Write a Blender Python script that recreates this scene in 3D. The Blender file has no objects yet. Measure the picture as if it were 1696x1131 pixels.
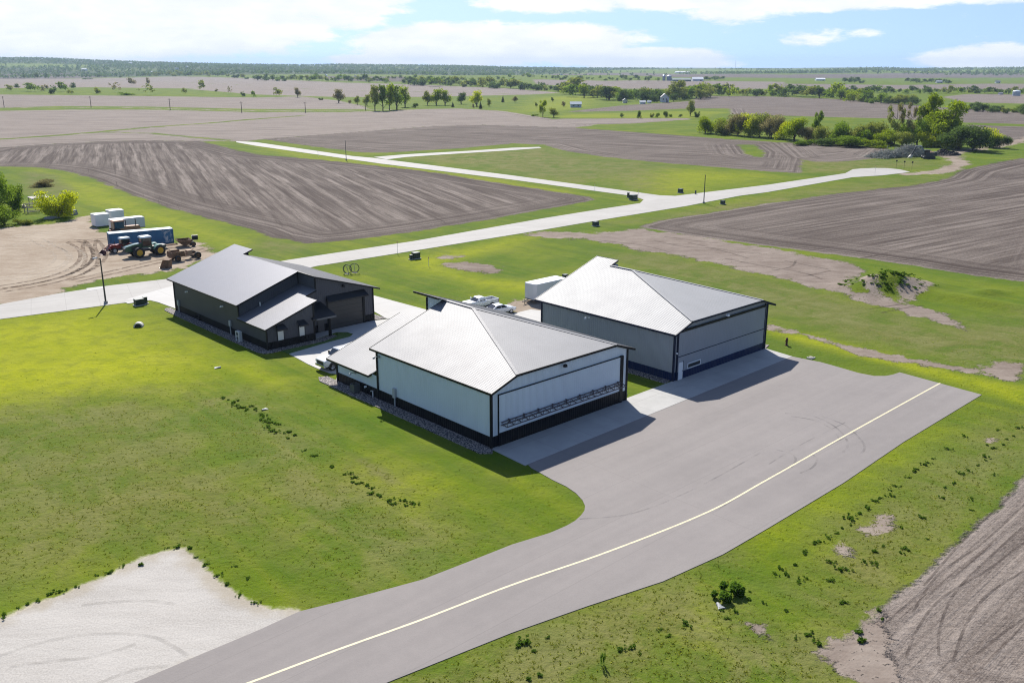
import bpy, bmesh, math, random
import numpy as np
from mathutils import Vector, Matrix
R = math.radians
random.seed(7); rng = np.random.default_rng(7)
scene = bpy.context.scene
COL = scene.collection

# ------------------------------------------------------------------ camera, sky, sun, exposure
F_PX, W_PX, H_PX, HORIZON = 1528.0, 1696.0, 1131.0, 110.0
CAM_H = 33.0
TILT = math.atan((H_PX / 2 - HORIZON) / F_PX)
cam_d = bpy.data.cameras.new("camera"); cam = bpy.data.objects.new("camera", cam_d); COL.objects.link(cam)
cam.location = (0, 0, CAM_H); cam.rotation_euler = (math.pi / 2 - TILT, 0, 0)
cam_d.sensor_fit = 'HORIZONTAL'; cam_d.sensor_width = 36.0; cam_d.lens = F_PX / W_PX * 36.0
HAZE_DENSITY = 6.5e-5
cam_d.clip_start = 0.5; cam_d.clip_end = 60000
scene.camera = cam

SUN_AZ, SUN_EL = R(-13.5), R(41.0)          # azimuth from +Y towards +X
sun_d = bpy.data.lights.new("sun", 'SUN'); sun_d.energy = 5.0; sun_d.angle = R(0.53); sun_d.color = (1.0, 0.95, 0.87)
sun = bpy.data.objects.new("sun", sun_d); COL.objects.link(sun)
sv = Vector((math.sin(SUN_AZ) * math.cos(SUN_EL), math.cos(SUN_AZ) * math.cos(SUN_EL), math.sin(SUN_EL)))
sun.rotation_euler = sv.to_track_quat('Z', 'Y').to_euler(); sun.location = sv * 300

cy = scene.cycles; cy.use_denoising = True; cy.denoising_prefilter = 'NONE'; cy.use_adaptive_sampling = False; cy.filter_width = 1.15; cy.max_bounces = 7; cy.volume_bounces = 0; cy.sample_clamp_indirect = 6.0
vs = scene.view_settings
vs.view_transform = 'Standard'; vs.look = 'None'; vs.gamma = 1.0; vs.use_curve_mapping = False
vs.exposure = 0.74


class NT:
    """small helper that wires shader nodes"""
    def __init__(s, tree):
        s.t = tree; s.n = tree.nodes; s.l = tree.links
    def new(s, kind, **kw):
        n = s.n.new(kind)
        for k, v in kw.items(): setattr(n, k, v)
        return n
    def put(s, sock, v):
        if isinstance(v, bpy.types.NodeSocket): s.l.new(v, sock)
        elif isinstance(v, (tuple, list)):
            if len(v) == 3 and sock.type == 'RGBA': v = (*v, 1)
            sock.default_value = v
        else: sock.default_value = v
    def m(s, op, a, b=0.0, c=0.0, clamp=False):
        n = s.new('ShaderNodeMath', operation=op, use_clamp=clamp)
        s.put(n.inputs[0], a); s.put(n.inputs[1], b)
        if op in ('MULTIPLY_ADD', 'SMOOTH_MIN', 'SMOOTH_MAX', 'COMPARE', 'WRAP'): s.put(n.inputs[2], c)
        return n.outputs[0]
    def ss(s, x, a, b, lo=0.0, hi=1.0):
        n = s.new('ShaderNodeMapRange', interpolation_type='SMOOTHSTEP')
        s.put(n.inputs[0], x); s.put(n.inputs[1], a); s.put(n.inputs[2], b); s.put(n.inputs[3], lo); s.put(n.inputs[4], hi)
        return n.outputs[0]
    def mix(s, f, a, b, blend='MIX'):
        n = s.new('ShaderNodeMix', data_type='RGBA', blend_type=blend)
        s.put(n.inputs[0], f); s.put(n.inputs[6], a); s.put(n.inputs[7], b)
        return n.outputs[2]
    def mixf(s, f, a, b):
        n = s.new('ShaderNodeMix', data_type='FLOAT')
        s.put(n.inputs[0], f); s.put(n.inputs[2], a); s.put(n.inputs[3], b)
        return n.outputs[0]
    def noise(s, vec, scale, detail=2.0, rough=0.55, dist=0.0):
        n = s.new('ShaderNodeTexNoise', noise_dimensions='3D')
        s.put(n.inputs['Vector'], vec); n.inputs['Scale'].default_value = scale; n.inputs['Detail'].default_value = detail
        n.inputs['Roughness'].default_value = rough; n.inputs['Distortion'].default_value = dist
        return n.outputs['Fac']
    def attr(s, name):
        return s.new('ShaderNodeAttribute', attribute_name=name).outputs['Fac']
    def xyz(s, x, y, z=0.0):
        n = s.new('ShaderNodeCombineXYZ'); s.put(n.inputs[0], x); s.put(n.inputs[1], y); s.put(n.inputs[2], z)
        return n.outputs[0]
    def sep(s, v):
        n = s.new('ShaderNodeSeparateXYZ'); s.put(n.inputs[0], v); return n.outputs
    def obj(s): return s.new('ShaderNodeTexCoord').outputs['Object']
    def bump(s, h, dist, strength=1.0):
        n = s.new('ShaderNodeBump'); n.inputs['Strength'].default_value = strength; n.inputs['Distance'].default_value = dist
        s.put(n.inputs['Height'], h); return n.outputs[0]


world = bpy.data.worlds.new("World"); scene.world = world; world.use_nodes = True
wt = NT(world.node_tree); world.node_tree.nodes.clear()
out = wt.new('ShaderNodeOutputWorld')
sky = wt.new('ShaderNodeTexSky', sky_type='NISHITA'); sky.sun_disc = False
sky.sun_elevation = SUN_EL; sky.sun_rotation = SUN_AZ; sky.altitude = 250; sky.air_density = 1.0; sky.dust_density = 0.25; sky.ozone_density = 2.2
bg = wt.new('ShaderNodeBackground'); bg.inputs[1].default_value = 0.108
tc = wt.new('ShaderNodeTexCoord').outputs['Generated']
lift = wt.new('ShaderNodeVectorMath', operation='ADD'); wt.put(lift.inputs[0], tc); lift.inputs[1].default_value = (0, 0, .25)     # clear, washed air: deep blue low down
nrm = wt.new('ShaderNodeVectorMath', operation='NORMALIZE'); wt.put(nrm.inputs[0], lift.outputs[0]); wt.l.new(nrm.outputs[0], sky.inputs[0])
wt.put(bg.inputs[0], wt.mix(1.0, sky.outputs[0], (1.07, .995, 1.0), 'MULTIPLY'))
dx, dy, dz = wt.sep(tc)
az = wt.m('ARCTAN2', dx, dy)
el = wt.m('ARCSINE', dz)
CLOUDS = [  # azimuth, elevation, half-width, half-height in degrees, weight
    (-20, 2.4, 11, 2.3, 1.5), (-25, 3.6, 14, 2.0, 1.4), (-12, 3.6, 7, 1.0, 1.3), (-14, 1.7, 4.5, .7, .9), (-24, .8, 8, .9, .8), (-10.5, 2.4, 3.5, .55, .75),
    (-3, 1.2, 7.0, 1.4, 1.7), (1.5, 1.3, 6.5, 1.25, 1.6), (7.5, .45, 5.8, .7, 1.5), (11.5, .15, 2.2, .35, .8), (-7.6, .3, 3.5, .5, .8),
    (2.5, 3.6, 5.0, .8, 1.0), (15, 3.6, 12, .75, 1.15), (12.5, 3.0, 3.4, .7, .9), (24, 3.75, 8, .7, 1.0),
    (27.5, .35, 5.2, .85, 1.25), (17.0, 1.5, 1.8, .5, .5), (20, 1.7, 1.0, .25, .45)]
dens = None
azd = wt.m('MULTIPLY', az, 180 / math.pi); eld = wt.m('MULTIPLY', el, 180 / math.pi)
wob = wt.xyz(wt.m('MULTIPLY', azd, .42), wt.m('MULTIPLY', eld, 1.25), 3.1)
n1 = wt.noise(wob, 1.0, 7, .62, .2); n2 = wt.noise(wob, .55, 4, .55)
for a0, e0, ra, re_, wgt in CLOUDS:
    u = wt.m('MULTIPLY', wt.m('SUBTRACT', azd, a0), 1 / ra); v = wt.m('MULTIPLY', wt.m('SUBTRACT', eld, e0), 1 / re_)
    q = wt.m('SUBTRACT', 1.0, wt.m('ADD', wt.m('MULTIPLY', u, u), wt.m('MULTIPLY', v, v)))
    q = wt.m('MULTIPLY', wt.m('MAXIMUM', q, -1.0), wgt)
    dens = q if dens is None else wt.m('MAXIMUM', dens, q)
high = wt.ss(eld, 4.5, 9.0, 0, 1)                       # overhead: broken cloud, out of the frame
ov = wt.noise(wt.xyz(wt.m('DIVIDE', dx, wt.m('ADD', wt.m('MAXIMUM', dz, 0), .12)), wt.m('DIVIDE', dy, wt.m('ADD', wt.m('MAXIMUM', dz, 0), .12)), 1.0), 1.1, 6, .55)
dens = wt.mixf(high, wt.m('ADD', dens, wt.m('MULTIPLY', wt.m('SUBTRACT', n1, .5), 2.6)), wt.m('MULTIPLY', wt.m('SUBTRACT', ov, .60), 6.0))
cov = wt.ss(dens, -.15, .55)
shade = wt.ss(wt.m('ADD', wt.m('MULTIPLY', n2, .8), wt.m('MULTIPLY', n1, .4)), .45, .75)
ccol = wt.mix(shade, (.86, .88, .92), (1.0, 1.0, 1.0))
bgc = wt.new('ShaderNodeBackground'); wt.put(bgc.inputs[0], ccol); bgc.inputs[1].default_value = 0.70
mx = wt.new('ShaderNodeMixShader'); wt.put(mx.inputs[0], wt.m('MULTIPLY', cov, .93)); wt.l.new(bg.outputs[0], mx.inputs[1]); wt.l.new(bgc.outputs[0], mx.inputs[2])
wt.l.new(mx.outputs[0], out.inputs[0])

# ------------------------------------------------------------------ terrain shape and pixel -> ground helper
def sstep(x, a, b):
    t = np.clip((x - a) / (b - a), 0, 1); return t * t * (3 - 2 * t)
SKYLINE = np.array([(-900, 103), (-300, 99), (0, 97.5), (60, 97), (150, 100), (250, 103), (400, 106), (500, 107), (560, 106), (650, 107), (750, 108), (850, 110.5),
                    (1000, 112), (1200, 112.6), (1300, 113), (1380, 111.6), (1450, 110.6), (1520, 112.8), (1600, 111.6), (1696, 110.6), (2100, 110), (2700, 111)], float)
SKY_AZ = np.arctan((SKYLINE[:, 0] - 848) / 1594.0); SKY_Z = 33 + (110 - SKYLINE[:, 1]) / 1594.0 * 7500 - 11
def mound(x, y, cx, cy, rx, ry, h, ang=0.0):
    c, s = math.cos(ang), math.sin(ang); u = ((x - cx) * c + (y - cy) * s) / rx; v = (-(x - cx) * s + (y - cy) * c) / ry
    return h * np.exp(-(u * u + v * v) * 1.6)
MOUNDS = []
def ground_h(x, y):
    x = np.asarray(x, float); y = np.asarray(y, float); d = np.hypot(x, y)
    n = np.sin(x / 310 + 1.3) * np.cos(y / 420 + .4) + .6 * np.sin((x + y) / 530 + 2) + .5 * np.cos((x - 1.7 * y) / 800)
    amp = 1.5 * sstep(d, 480, 1000) + 3.2 * sstep(d, 1200, 3500)
    z = amp * n
    az_ = np.arctan2(x, y)
    zt = np.interp(az_, SKY_AZ, SKY_Z)
    k = sstep(d, 3800, 7600)
    z = z * (1 - k) + k * zt + k * (1 - k) * 14 * np.sin(x / 260 + y / 700) * 1.0
    for mnd in MOUNDS: z = z + mound(x, y, *mnd)
    return z
def ray(px, py):
    u = (px - W_PX / 2) / F_PX; v = (H_PX / 2 - py) / F_PX
    return np.array([u, math.cos(TILT) + v * math.sin(TILT), -math.sin(TILT) + v * math.cos(TILT)])
def at(px, py, z=None):
    """point of the ground (or of the level z) that lies in the direction of a photo pixel"""
    r = ray(px, py)
    if z is not None:
        k = (z - CAM_H) / r[2]; return Vector((r[0] * k, r[1] * k, z))
    zz = 0.0
    if r[2] < -1e-4:
        k = -CAM_H / r[2]
        if math.hypot(r[0], r[1]) * k < 450 and not MOUNDS: return Vector((r[0] * k, r[1] * k, 0))
    ks = np.geomspace(30, 8200, 2600); hz = ground_h(r[0] * ks, r[1] * ks); rz = CAM_H + r[2] * ks
    hit = np.nonzero(rz <= hz)[0]
    if len(hit) == 0: k = 7600.0
    else:
        i = hit[0]
        if i == 0: k = ks[0]
        else:
            d0 = rz[i - 1] - hz[i - 1]; d1 = rz[i] - hz[i]; k = ks[i - 1] + (ks[i] - ks[i - 1]) * d0 / (d0 - d1)
    x, y = r[0] * k, r[1] * k
    return Vector((x, y, float(ground_h(x, y))))
def px_size(px, n):            # metres that n photo pixels span at point px
    d = px - Vector((0, 0, CAM_H)); depth = d.y * math.cos(TILT) - d.z * math.sin(TILT)
    return n * depth / F_PX
UA = R(42.87)                  # the hangars' common heading
U = Vector((math.cos(UA), math.sin(UA), 0)); V = Vector((-math.sin(UA), math.cos(UA), 0))

# ------------------------------------------------------------------ object helpers
def tag(o, label=None, cat=None, group=None, kind=None):
    if label: o['label'] = label
    if cat: o['category'] = cat
    if group: o['group'] = group
    if kind: o['kind'] = kind
    return o
def empty(name, loc, rz=0.0, label=None, cat=None, group=None):
    o = bpy.data.objects.new(name, None); COL.objects.link(o); o.location = loc; o.rotation_euler = (0, 0, rz); o.empty_display_size = .5
    return tag(o, label, cat, group)
def copy_tree(o, parent=None):
    c = o.copy(); COL.objects.link(c)
    if parent: c.parent = parent
    for ch in list(o.children): copy_tree(ch, c)
    return c

class MB:
    """collects shapes, then links them as one mesh object"""
    def __init__(s): s.v = []; s.f = []; s.mi = []; s.smooth = False
    def poly(s, pts, mi=0):
        b = len(s.v); s.v += [tuple(p) for p in pts]; s.f.append(tuple(range(b, b + len(pts)))); s.mi.append(mi); return s
    def mesh(s, vs_, fs, mi=0):
        b = len(s.v); s.v += [tuple(p) for p in vs_]
        for f in fs: s.f.append(tuple(i + b for i in f)); s.mi.append(mi)
        return s
    def box(s, c, size, rz=0.0, rx=0.0, ry=0.0, mi=0, taper=1.0):
        x, y, z = size[0] / 2, size[1] / 2, size[2] / 2
        p = [(-x, -y, -z), (x, -y, -z), (x, y, -z), (-x, y, -z), (-x * taper, -y * taper, z), (x * taper, -y * taper, z), (x * taper, y * taper, z), (-x * taper, y * taper, z)]
        M = Matrix.Rotation(rz, 3, 'Z') @ Matrix.Rotation(ry, 3, 'Y') @ Matrix.Rotation(rx, 3, 'X')
        p = [tuple(M @ Vector(q) + Vector(c)) for q in p]
        return s.mesh(p, [(0, 3, 2, 1), (4, 5, 6, 7), (0, 1, 5, 4), (1, 2, 6, 5), (2, 3, 7, 6), (3, 0, 4, 7)], mi)
    def b2(s, lo, hi, mi=0):
        return s.box([(lo[i] + hi[i]) / 2 for i in range(3)], [hi[i] - lo[i] for i in range(3)], mi=mi)
    def beam(s, a, b, w, h=None, mi=0, up=(0, 0, 1)):
        a, b = Vector(a), Vector(b); h = h or w; d = b - a; L = d.length
        if L < 1e-6: return s
        d /= L; upv = Vector(up)
        if abs(d.dot(upv)) > .98: upv = Vector((1, 0, 0))
        sx = d.cross(upv).normalized() * (w / 2); sz = sx.cross(d).normalized() * (h / 2)
        p = [a - sx - sz, a + sx - sz, a + sx + sz, a - sx + sz, b - sx - sz, b + sx - sz, b + sx + sz, b - sx + sz]
        return s.mesh(p, [(0, 1, 2, 3), (7, 6, 5, 4), (0, 4, 5, 1), (1, 5, 6, 2), (2, 6, 7, 3), (3, 7, 4, 0)], mi)
    def tube(s, pts, r, n=8, mi=0, caps=True):
        pts = [Vector(p) for p in pts]; rs = r if isinstance(r, (list, tuple)) else [r] * len(pts); rings = []
        for i, p in enumerate(pts):
            t = (pts[min(i + 1, len(pts) - 1)] - pts[max(i - 1, 0)]).normalized()
            a = t.cross(Vector((0, 0, 1)));  a = t.cross(Vector((1, 0, 0))) if a.length < .05 else a
            a.normalize(); b = t.cross(a)
            rings.append([p + (a * math.cos(2 * math.pi * k / n) + b * math.sin(2 * math.pi * k / n)) * rs[i] for k in range(n)])
        fs = []
        for i in range(len(pts) - 1):
            for k in range(n): fs.append((i * n + k, i * n + (k + 1) % n, (i + 1) * n + (k + 1) % n, (i + 1) * n + k))
        if caps: fs += [tuple(range(n)), tuple((len(pts) - 1) * n + k for k in range(n - 1, -1, -1))]
        return s.mesh([q for rg in rings for q in rg], fs, mi)
    def cyl(s, c, axis, r, L, n=16, mi=0, r2=None):
        a = Vector(axis).normalized() * (L / 2); c = Vector(c); return s.tube([c - a, c + a], [r, r if r2 is None else r2], n, mi)
    def prism(s, prof, y0, y1, mi=0):       # profile in (x, z), extruded along y
        n = len(prof); v = [(x, y0, z) for x, z in prof] + [(x, y1, z) for x, z in prof]
        fs = [tuple(range(n)), tuple(range(2 * n - 1, n - 1, -1))] + [(i, n + i, n + (i + 1) % n, (i + 1) % n) for i in range(n)]
        return s.mesh(v, fs, mi)
    def slab(s, outline, z0, z1, mi=0):     # flat outline (x, y) with thickness
        n = len(outline); v = [(p[0], p[1], z1) for p in outline] + [(p[0], p[1], z0) for p in outline]
        return s.mesh(v, [tuple(range(n))] + [(i, n + i, n + (i + 1) % n, (i + 1) % n) for i in range(n)], mi)
    def build(s, name, mat, parent=None, smooth=False, angle=35, loc=None):
        me = bpy.data.meshes.new(name); me.from_pydata(s.v, [], s.f)
        mats = mat if isinstance(mat, (list, tuple)) else [mat]
        for m_ in mats: me.materials.append(m_)
        if len(mats) > 1: me.polygons.foreach_set('material_index', s.mi)
        bm = bmesh.new(); bm.from_mesh(me)
        big = [f for f in bm.faces if len(f.verts) > 4]
        bmesh.ops.recalc_face_normals(bm, faces=bm.faces)
        if big: bmesh.ops.triangulate(bm, faces=big)
        bm.to_mesh(me); bm.free()
        if smooth:
            me.polygons.foreach_set('use_smooth', [True] * len(me.polygons)); me.set_sharp_from_angle(angle=R(angle))
        o = bpy.data.objects.new(name, me); COL.objects.link(o)
        if parent: o.parent = parent
        if loc is not None: o.location = loc
        return o

# ------------------------------------------------------------------ plain materials
MATS = {}
def mat(name, col, rough=.6, metal=0.0, spec=.5, var=0.0, vscale=2.0, coat=0.0, bump=0.0, bscale=8.0, col2=None, emit=None):
    if name in MATS: return MATS[name]
    m_ = bpy.data.materials.new(name); m_.use_nodes = True; t = NT(m_.node_tree); b = t.n['Principled BSDF']
    b.inputs['Roughness'].default_value = rough; b.inputs['Metallic'].default_value = metal; b.inputs['Specular IOR Level'].default_value = spec
    b.inputs['Coat Weight'].default_value = coat
    c2 = col2 or tuple(x * .55 for x in col)
    if var > 0:
        f = t.ss(t.noise(t.obj(), vscale, 5, .62), .35, .72)
        t.put(b.inputs['Base Color'], t.mix(t.m('MULTIPLY', f, var), col, c2))
    else: b.inputs['Base Color'].default_value = (*col, 1)
    if bump > 0: t.put(b.inputs['Normal'], t.bump(t.noise(t.obj(), bscale, 4, .6), bump))
    MATS[name] = m_; return m_
def panel(name, col, axis, spacing=.30, rough=.45, metal=0.0, depth=.02, dirt=.12, spec=.5, line=.18):
    """ribbed metal sheet: ribs repeat along one local axis (0 = x, 1 = y)"""
    if name in MATS: return MATS[name]
    m_ = bpy.data.materials.new(name); m_.use_nodes = True; t = NT(m_.node_tree); b = t.n['Principled BSDF']
    o = t.obj(); c = t.sep(o)[axis]
    fr = t.m('FRACT', t.m('DIVIDE', c, spacing)); tri = t.m('ABSOLUTE', t.m('SUBTRACT', fr, .5))
    rib = t.ss(tri, .13, .24, 1, 0)
    wide = t.noise(o, .35, 3, .6); fine = t.noise(o, 3.0, 4, .6)
    # every sheet of the cladding differs a little from the next
    sheet = t.new('ShaderNodeTexWhiteNoise', noise_dimensions='1D'); t.put(sheet.inputs['W'], t.m('FLOOR', t.m('DIVIDE', c, spacing * 3)))
    k = t.m('ADD', t.m('MULTIPLY', t.ss(wide, .35, .7), dirt), t.m('MULTIPLY', fine, dirt * .5))
    k = t.m('ADD', k, t.m('MULTIPLY', sheet.outputs['Value'], dirt * .55))
    base = t.mix(k, col, tuple(x * .62 for x in col))
    groove = t.ss(t.m('ABSOLUTE', t.m('SUBTRACT', tri, .24)), .0, .07, line, 0)
    base = t.mix(groove, base, tuple(x * .35 for x in col))
    t.put(b.inputs['Base Color'], base); t.put(b.inputs['Roughness'], t.m('ADD', rough - .08, t.m('MULTIPLY', wide, .05)))
    b.inputs['Metallic'].default_value = metal; b.inputs['Specular IOR Level'].default_value = spec
    h = t.m('ADD', rib, t.m('MULTIPLY', wide, .06))
    t.put(b.inputs['Normal'], t.bump(h, depth))
    MATS[name] = m_; return m_
# ------------------------------------------------------------------ ground zones (photo pixels -> ground)
def gp(pts): return np.array([at(x, y)[:2] for x, y in pts])
HEAP = at(1468, 478)
FIELDS = [  # name, lightness 0 dark .. 1 pale stubble, row direction (deg from +X), stripes, outline
    ('plowed_field', .20, 112.7, 1.0, [(-90, 263), (0, 245), (100, 238), (210, 233), (330, 234), (424, 256), (560, 268), (700, 283), (850, 307), (975, 326), (985, 332), (940, 340), (820, 362), (690, 383), (590, 397), (510, 404), (450, 393), (424, 382), (350, 363), (280, 345), (210, 320), (160, 298), (110, 283), (60, 277), (-90, 274)]),
    ('plowed_field', .29, 36.0, .0, [(1055, 376), (1100, 364), (1180, 352), (1272, 337), (1397, 320), (1522, 306), (1572, 295), (1592, 282), (1647, 270), (1696, 262), (1830, 246), (1830, 484), (1696, 467), (1590, 453), (1500, 438), (1400, 424), (1272, 408), (1150, 391)]),
    ('plowed_field', .30, 150.0, .0, [(435, 231), (530, 224), (620, 216), (720, 209), (800, 207), (950, 212), (1050, 219), (1130, 225), (1210, 231), (1290, 236), (1330, 262), (1325, 287), (1272, 284), (1200, 278), (1100, 270), (1000, 260), (935, 250), (900, 240), (848, 238), (760, 246), (640, 253), (600, 253), (520, 243)]),
    ('plowed_field', .45, 40.0, .4, [(1285, 236), (1400, 240), (1470, 246), (1450, 262), (1400, 268), (1350, 268), (1310, 262)]),
    ('stubble_field', .80, 172.0, .0, [(-110, 187), (0, 184), (120, 182), (250, 182), (424, 186), (560, 185), (640, 184), (700, 181), (760, 180), (830, 184), (870, 190), (930, 200), (985, 208), (950, 212), (800, 207), (720, 209), (620, 216), (530, 224), (435, 231), (400, 235), (330, 234), (210, 233), (100, 238), (0, 245), (-110, 256)]),
    ('stubble_field', .76, 175.0, .0, [(-110, 157), (0, 157), (200, 159), (424, 162), (500, 160), (560, 167), (600, 175), (612, 181), (424, 181), (250, 177), (100, 176), (0, 179), (-110, 180)]),
    ('stubble_field', .78, 5.0, .0, [(-110, 132), (0, 131), (100, 131), (200, 129), (300, 127), (424, 130), (560, 137), (700, 141), (848, 147), (930, 154), (880, 157), (690, 161), (560, 161), (424, 157), (300, 147), (150, 145), (-110, 148)]),
    ('plowed_field', .18, 5.0, .0, [(-110, 121.5), (0, 122), (150, 123.5), (192, 128), (100, 130.6), (-110, 131.5)]),
    ('plowed_field', .10, 5.0, .0, [(500, 126), (670, 127.5), (672, 136), (560, 134)]),
    ('stubble_field', .66, 8.0, .0, [(880, 132), (1000, 134), (1120, 133.5), (1300, 136), (1300, 147), (1180, 148), (1000, 147), (890, 140)]),
    ('plowed_field', .40, 12.0, .0, [(935, 186), (1030, 175), (1140, 168), (1165, 159), (1272, 160), (1400, 165), (1480, 172), (1600, 181), (1700, 187), (1850, 190), (1850, 209), (1696, 206), (1590, 203), (1480, 197), (1300, 192), (1212, 190), (1208, 180), (1140, 180), (1040, 184)]),
    ('stubble_field', .78, 10.0, .0, [(930, 197), (1140, 196), (1145, 198), (1050, 205), (960, 207), (880, 200)]),
    ('plowed_field', .30, 20.0, .0, [(1600, 207), (1696, 210), (1850, 212), (1850, 232), (1696, 233), (1662, 242), (1620, 235)]),
    ('stubble_field', .62, 8.0, .0, [(1560, 161), (1600, 156), (1696, 157), (1850, 157), (1850, 172), (1696, 172), (1600, 170)]),
    ('stubble_field', .58, 8.0, .0, [(1300, 139), (1500, 141), (1640, 139), (1850, 140), (1850, 150), (1600, 149), (1400, 148), (1300, 147)]),
    ('plowed_field', .30, 8.0, .0, [(900, 124), (1060, 121), (1300, 124), (1500, 121), (1700, 123), (1700, 129), (1400, 130), (1100, 128)]),
    ('plowed_field', .68, 43.5, .25, [(1800, 690), (1694, 790), (1647, 848), (1572, 910), (1510, 968), (1462, 1003), (1412, 1048), (1377, 1063), (1357, 1080), (1385, 1100), (1430, 1131), (1500, 1200), (1900, 1300), (2300, 1100), (2300, 690)]),
]
GRASS_STRIPS = [([(-60, 233), (0, 231), (90, 225), (162, 219), (250, 211), (350, 204), (424, 197.5), (500, 192)], 3.2), ([(162, 219), (250, 221), (325, 228), (380, 233)], 2.2),
                ([(424, 186), (560, 186), (650, 184.5)], 4), ([(0, 183), (130, 180.5)], 7), ([(1600, 205), (1696, 208.5), (1800, 211)], 3), ([(0, 122), (300, 137), (424, 142)], 4),
                ([(300, 147), (424, 146), (600, 150), (848, 156)], 5)]
PATCHES = [[(1222, 240), (1250, 240), (1266, 252), (1262, 262), (1236, 256)]]
DIRT = [  # hue 0 tan yard .. 1 pinkish bare soil
    ('dirt_yard', 0.0, [(-150, 384), (0, 378), (80, 372), (135, 361), (150, 357), (165, 384), (200, 392), (235, 400), (290, 404), (318, 398), (345, 410), (366, 421), (330, 431), (310, 444), (250, 453), (180, 463), (105, 477), (100, 484), (50, 496), (0, 503), (-150, 522)]),
    ('bare_soil', 1.0, [(930, 388), (1010, 385), (1060, 379), (1150, 392), (1272, 409.5), (1340, 423), (1410, 436), (1440, 446), (1408, 468), (1420, 487), (1490, 500), (1560, 516), (1600, 546), (1560, 536), (1480, 512), (1400, 492), (1300, 463), (1200, 440), (1100, 420), (1000, 402)]),
    (None, .85, [(1425, 466), (1438, 474), (1456, 488), (1478, 495), (1452, 498), (1428, 488)]), (None, .8, [(1478, 500), (1510, 478), (1535, 470), (1545, 476), (1515, 492), (1490, 508)]),
    (None, .3, [(843, 510), (858, 497), (880, 493), (902, 488), (960, 500), (930, 520), (880, 528), (850, 522)]),
    (None, .9, [(737, 437), (772, 432), (815, 440), (838, 452), (812, 455), (770, 447)]),
    (None, .9, [(725, 425), (765, 423), (780, 427), (735, 429)]),
    (None, .8, [(870, 388), (900, 384), (960, 386), (1020, 389), (960, 396), (900, 394)]),
    (None, .95, [(1357, 1080), (1377, 1062), (1412, 1047), (1462, 1010), (1480, 1060), (1486, 1131), (1478, 1180), (1430, 1131), (1385, 1100)]),
    (None, .9, [(1225, 1030), (1240, 1023), (1268, 1036), (1275, 1056), (1250, 1050)]),
    (None, .8, [(1386, 910), (1398, 902), (1415, 908), (1402, 917)]), (None, .8, [(1440, 876), (1462, 856), (1474, 855), (1470, 868), (1450, 884)]),
    (None, .8, [(1516, 801), (1530, 796), (1540, 800), (1530, 808)]), (None, .8, [(1634, 730), (1648, 726), (1650, 732), (1640, 736)]),
    (None, .9, [(1310, 600), (1400, 560), (1410, 560), (1320, 606)])][:-1] + [
    (None, .9, [(1630, 615), (1660, 600), (1696, 605), (1696, 625), (1660, 630)])]
TRACKS = [([(1500, 289), (1545, 286), (1578, 280), (1592, 271), (1578, 262), (1572, 256), (1600, 249), (1650, 243), (1720, 226)], 3.0, .55), ([(1272, 540), (1340, 556), (1440, 585), (1560, 605), (1640, 622)], .9, .9),
          ([(0, 178.7 + 0), (100, 178.4), (200, 178.4), (300, 181), (424, 184), (560, 183.4), (668, 181.3)], 3.4, .75)]
GRAVEL = [('gravel_lot', [(-150, 1085), (0, 1023), (50, 1003), (110, 981), (170, 953), (235, 922), (275, 910), (305, 907), (322, 923), (340, 944), (372, 971), (400, 989), (430, 1002), (497, 1008), (520, 1030), (330, 1110), (225, 1150), (100, 1250), (-250, 1250)])]
BRIGHT = [(1.0, 9, [(-150, 535), (0, 527), (180, 508), (205, 512), (232, 545), (262, 566), (330, 588), (338, 604), (325, 640), (240, 642), (120, 655), (-150, 690)]),
          (.9, 2.2, [(1272, 543), (1290, 558), (1400, 586), (1480, 605), (1560, 627), (1640, 652), (1696, 668), (1696, 640), (1600, 622), (1480, 590), (1380, 565)]),
          (.85, 5, [(660, 428), (740, 420), (850, 393), (895, 390), (800, 420), (745, 432), (735, 440), (800, 462), (880, 470), (930, 478), (900, 485), (800, 475), (700, 450)]),
          (.55, 6, [(60, 282), (160, 305), (260, 350), (380, 392), (420, 400), (380, 412), (300, 385), (200, 350), (120, 330)]),
          (.45, 3, [(425, 243), (640, 272), (840, 300), (990, 324), (900, 316), (700, 290), (500, 262)]),
          (.5, 12, [(1000, 296), (1100, 280), (1260, 290), (1230, 305), (1120, 320)]),
          (.5, 8, [(905, 195), (1150, 196), (1208, 186), (1150, 184), (950, 190)]), (.5, 20, [(900, 160), (990, 160), (960, 180), (860, 186)]),
          (.7, 3, [(330, 600), (420, 600), (480, 640), (430, 640)]),
          (.45, 3, [(640, 780), (740, 800), (690, 850), (560, 770)]), (.4, 5, [(1180, 830), (1500, 700), (1560, 720), (1250, 900)]),
          (.55, 3, [(1060, 1000), (1170, 980), (1200, 1080), (1080, 1100)])]
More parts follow.
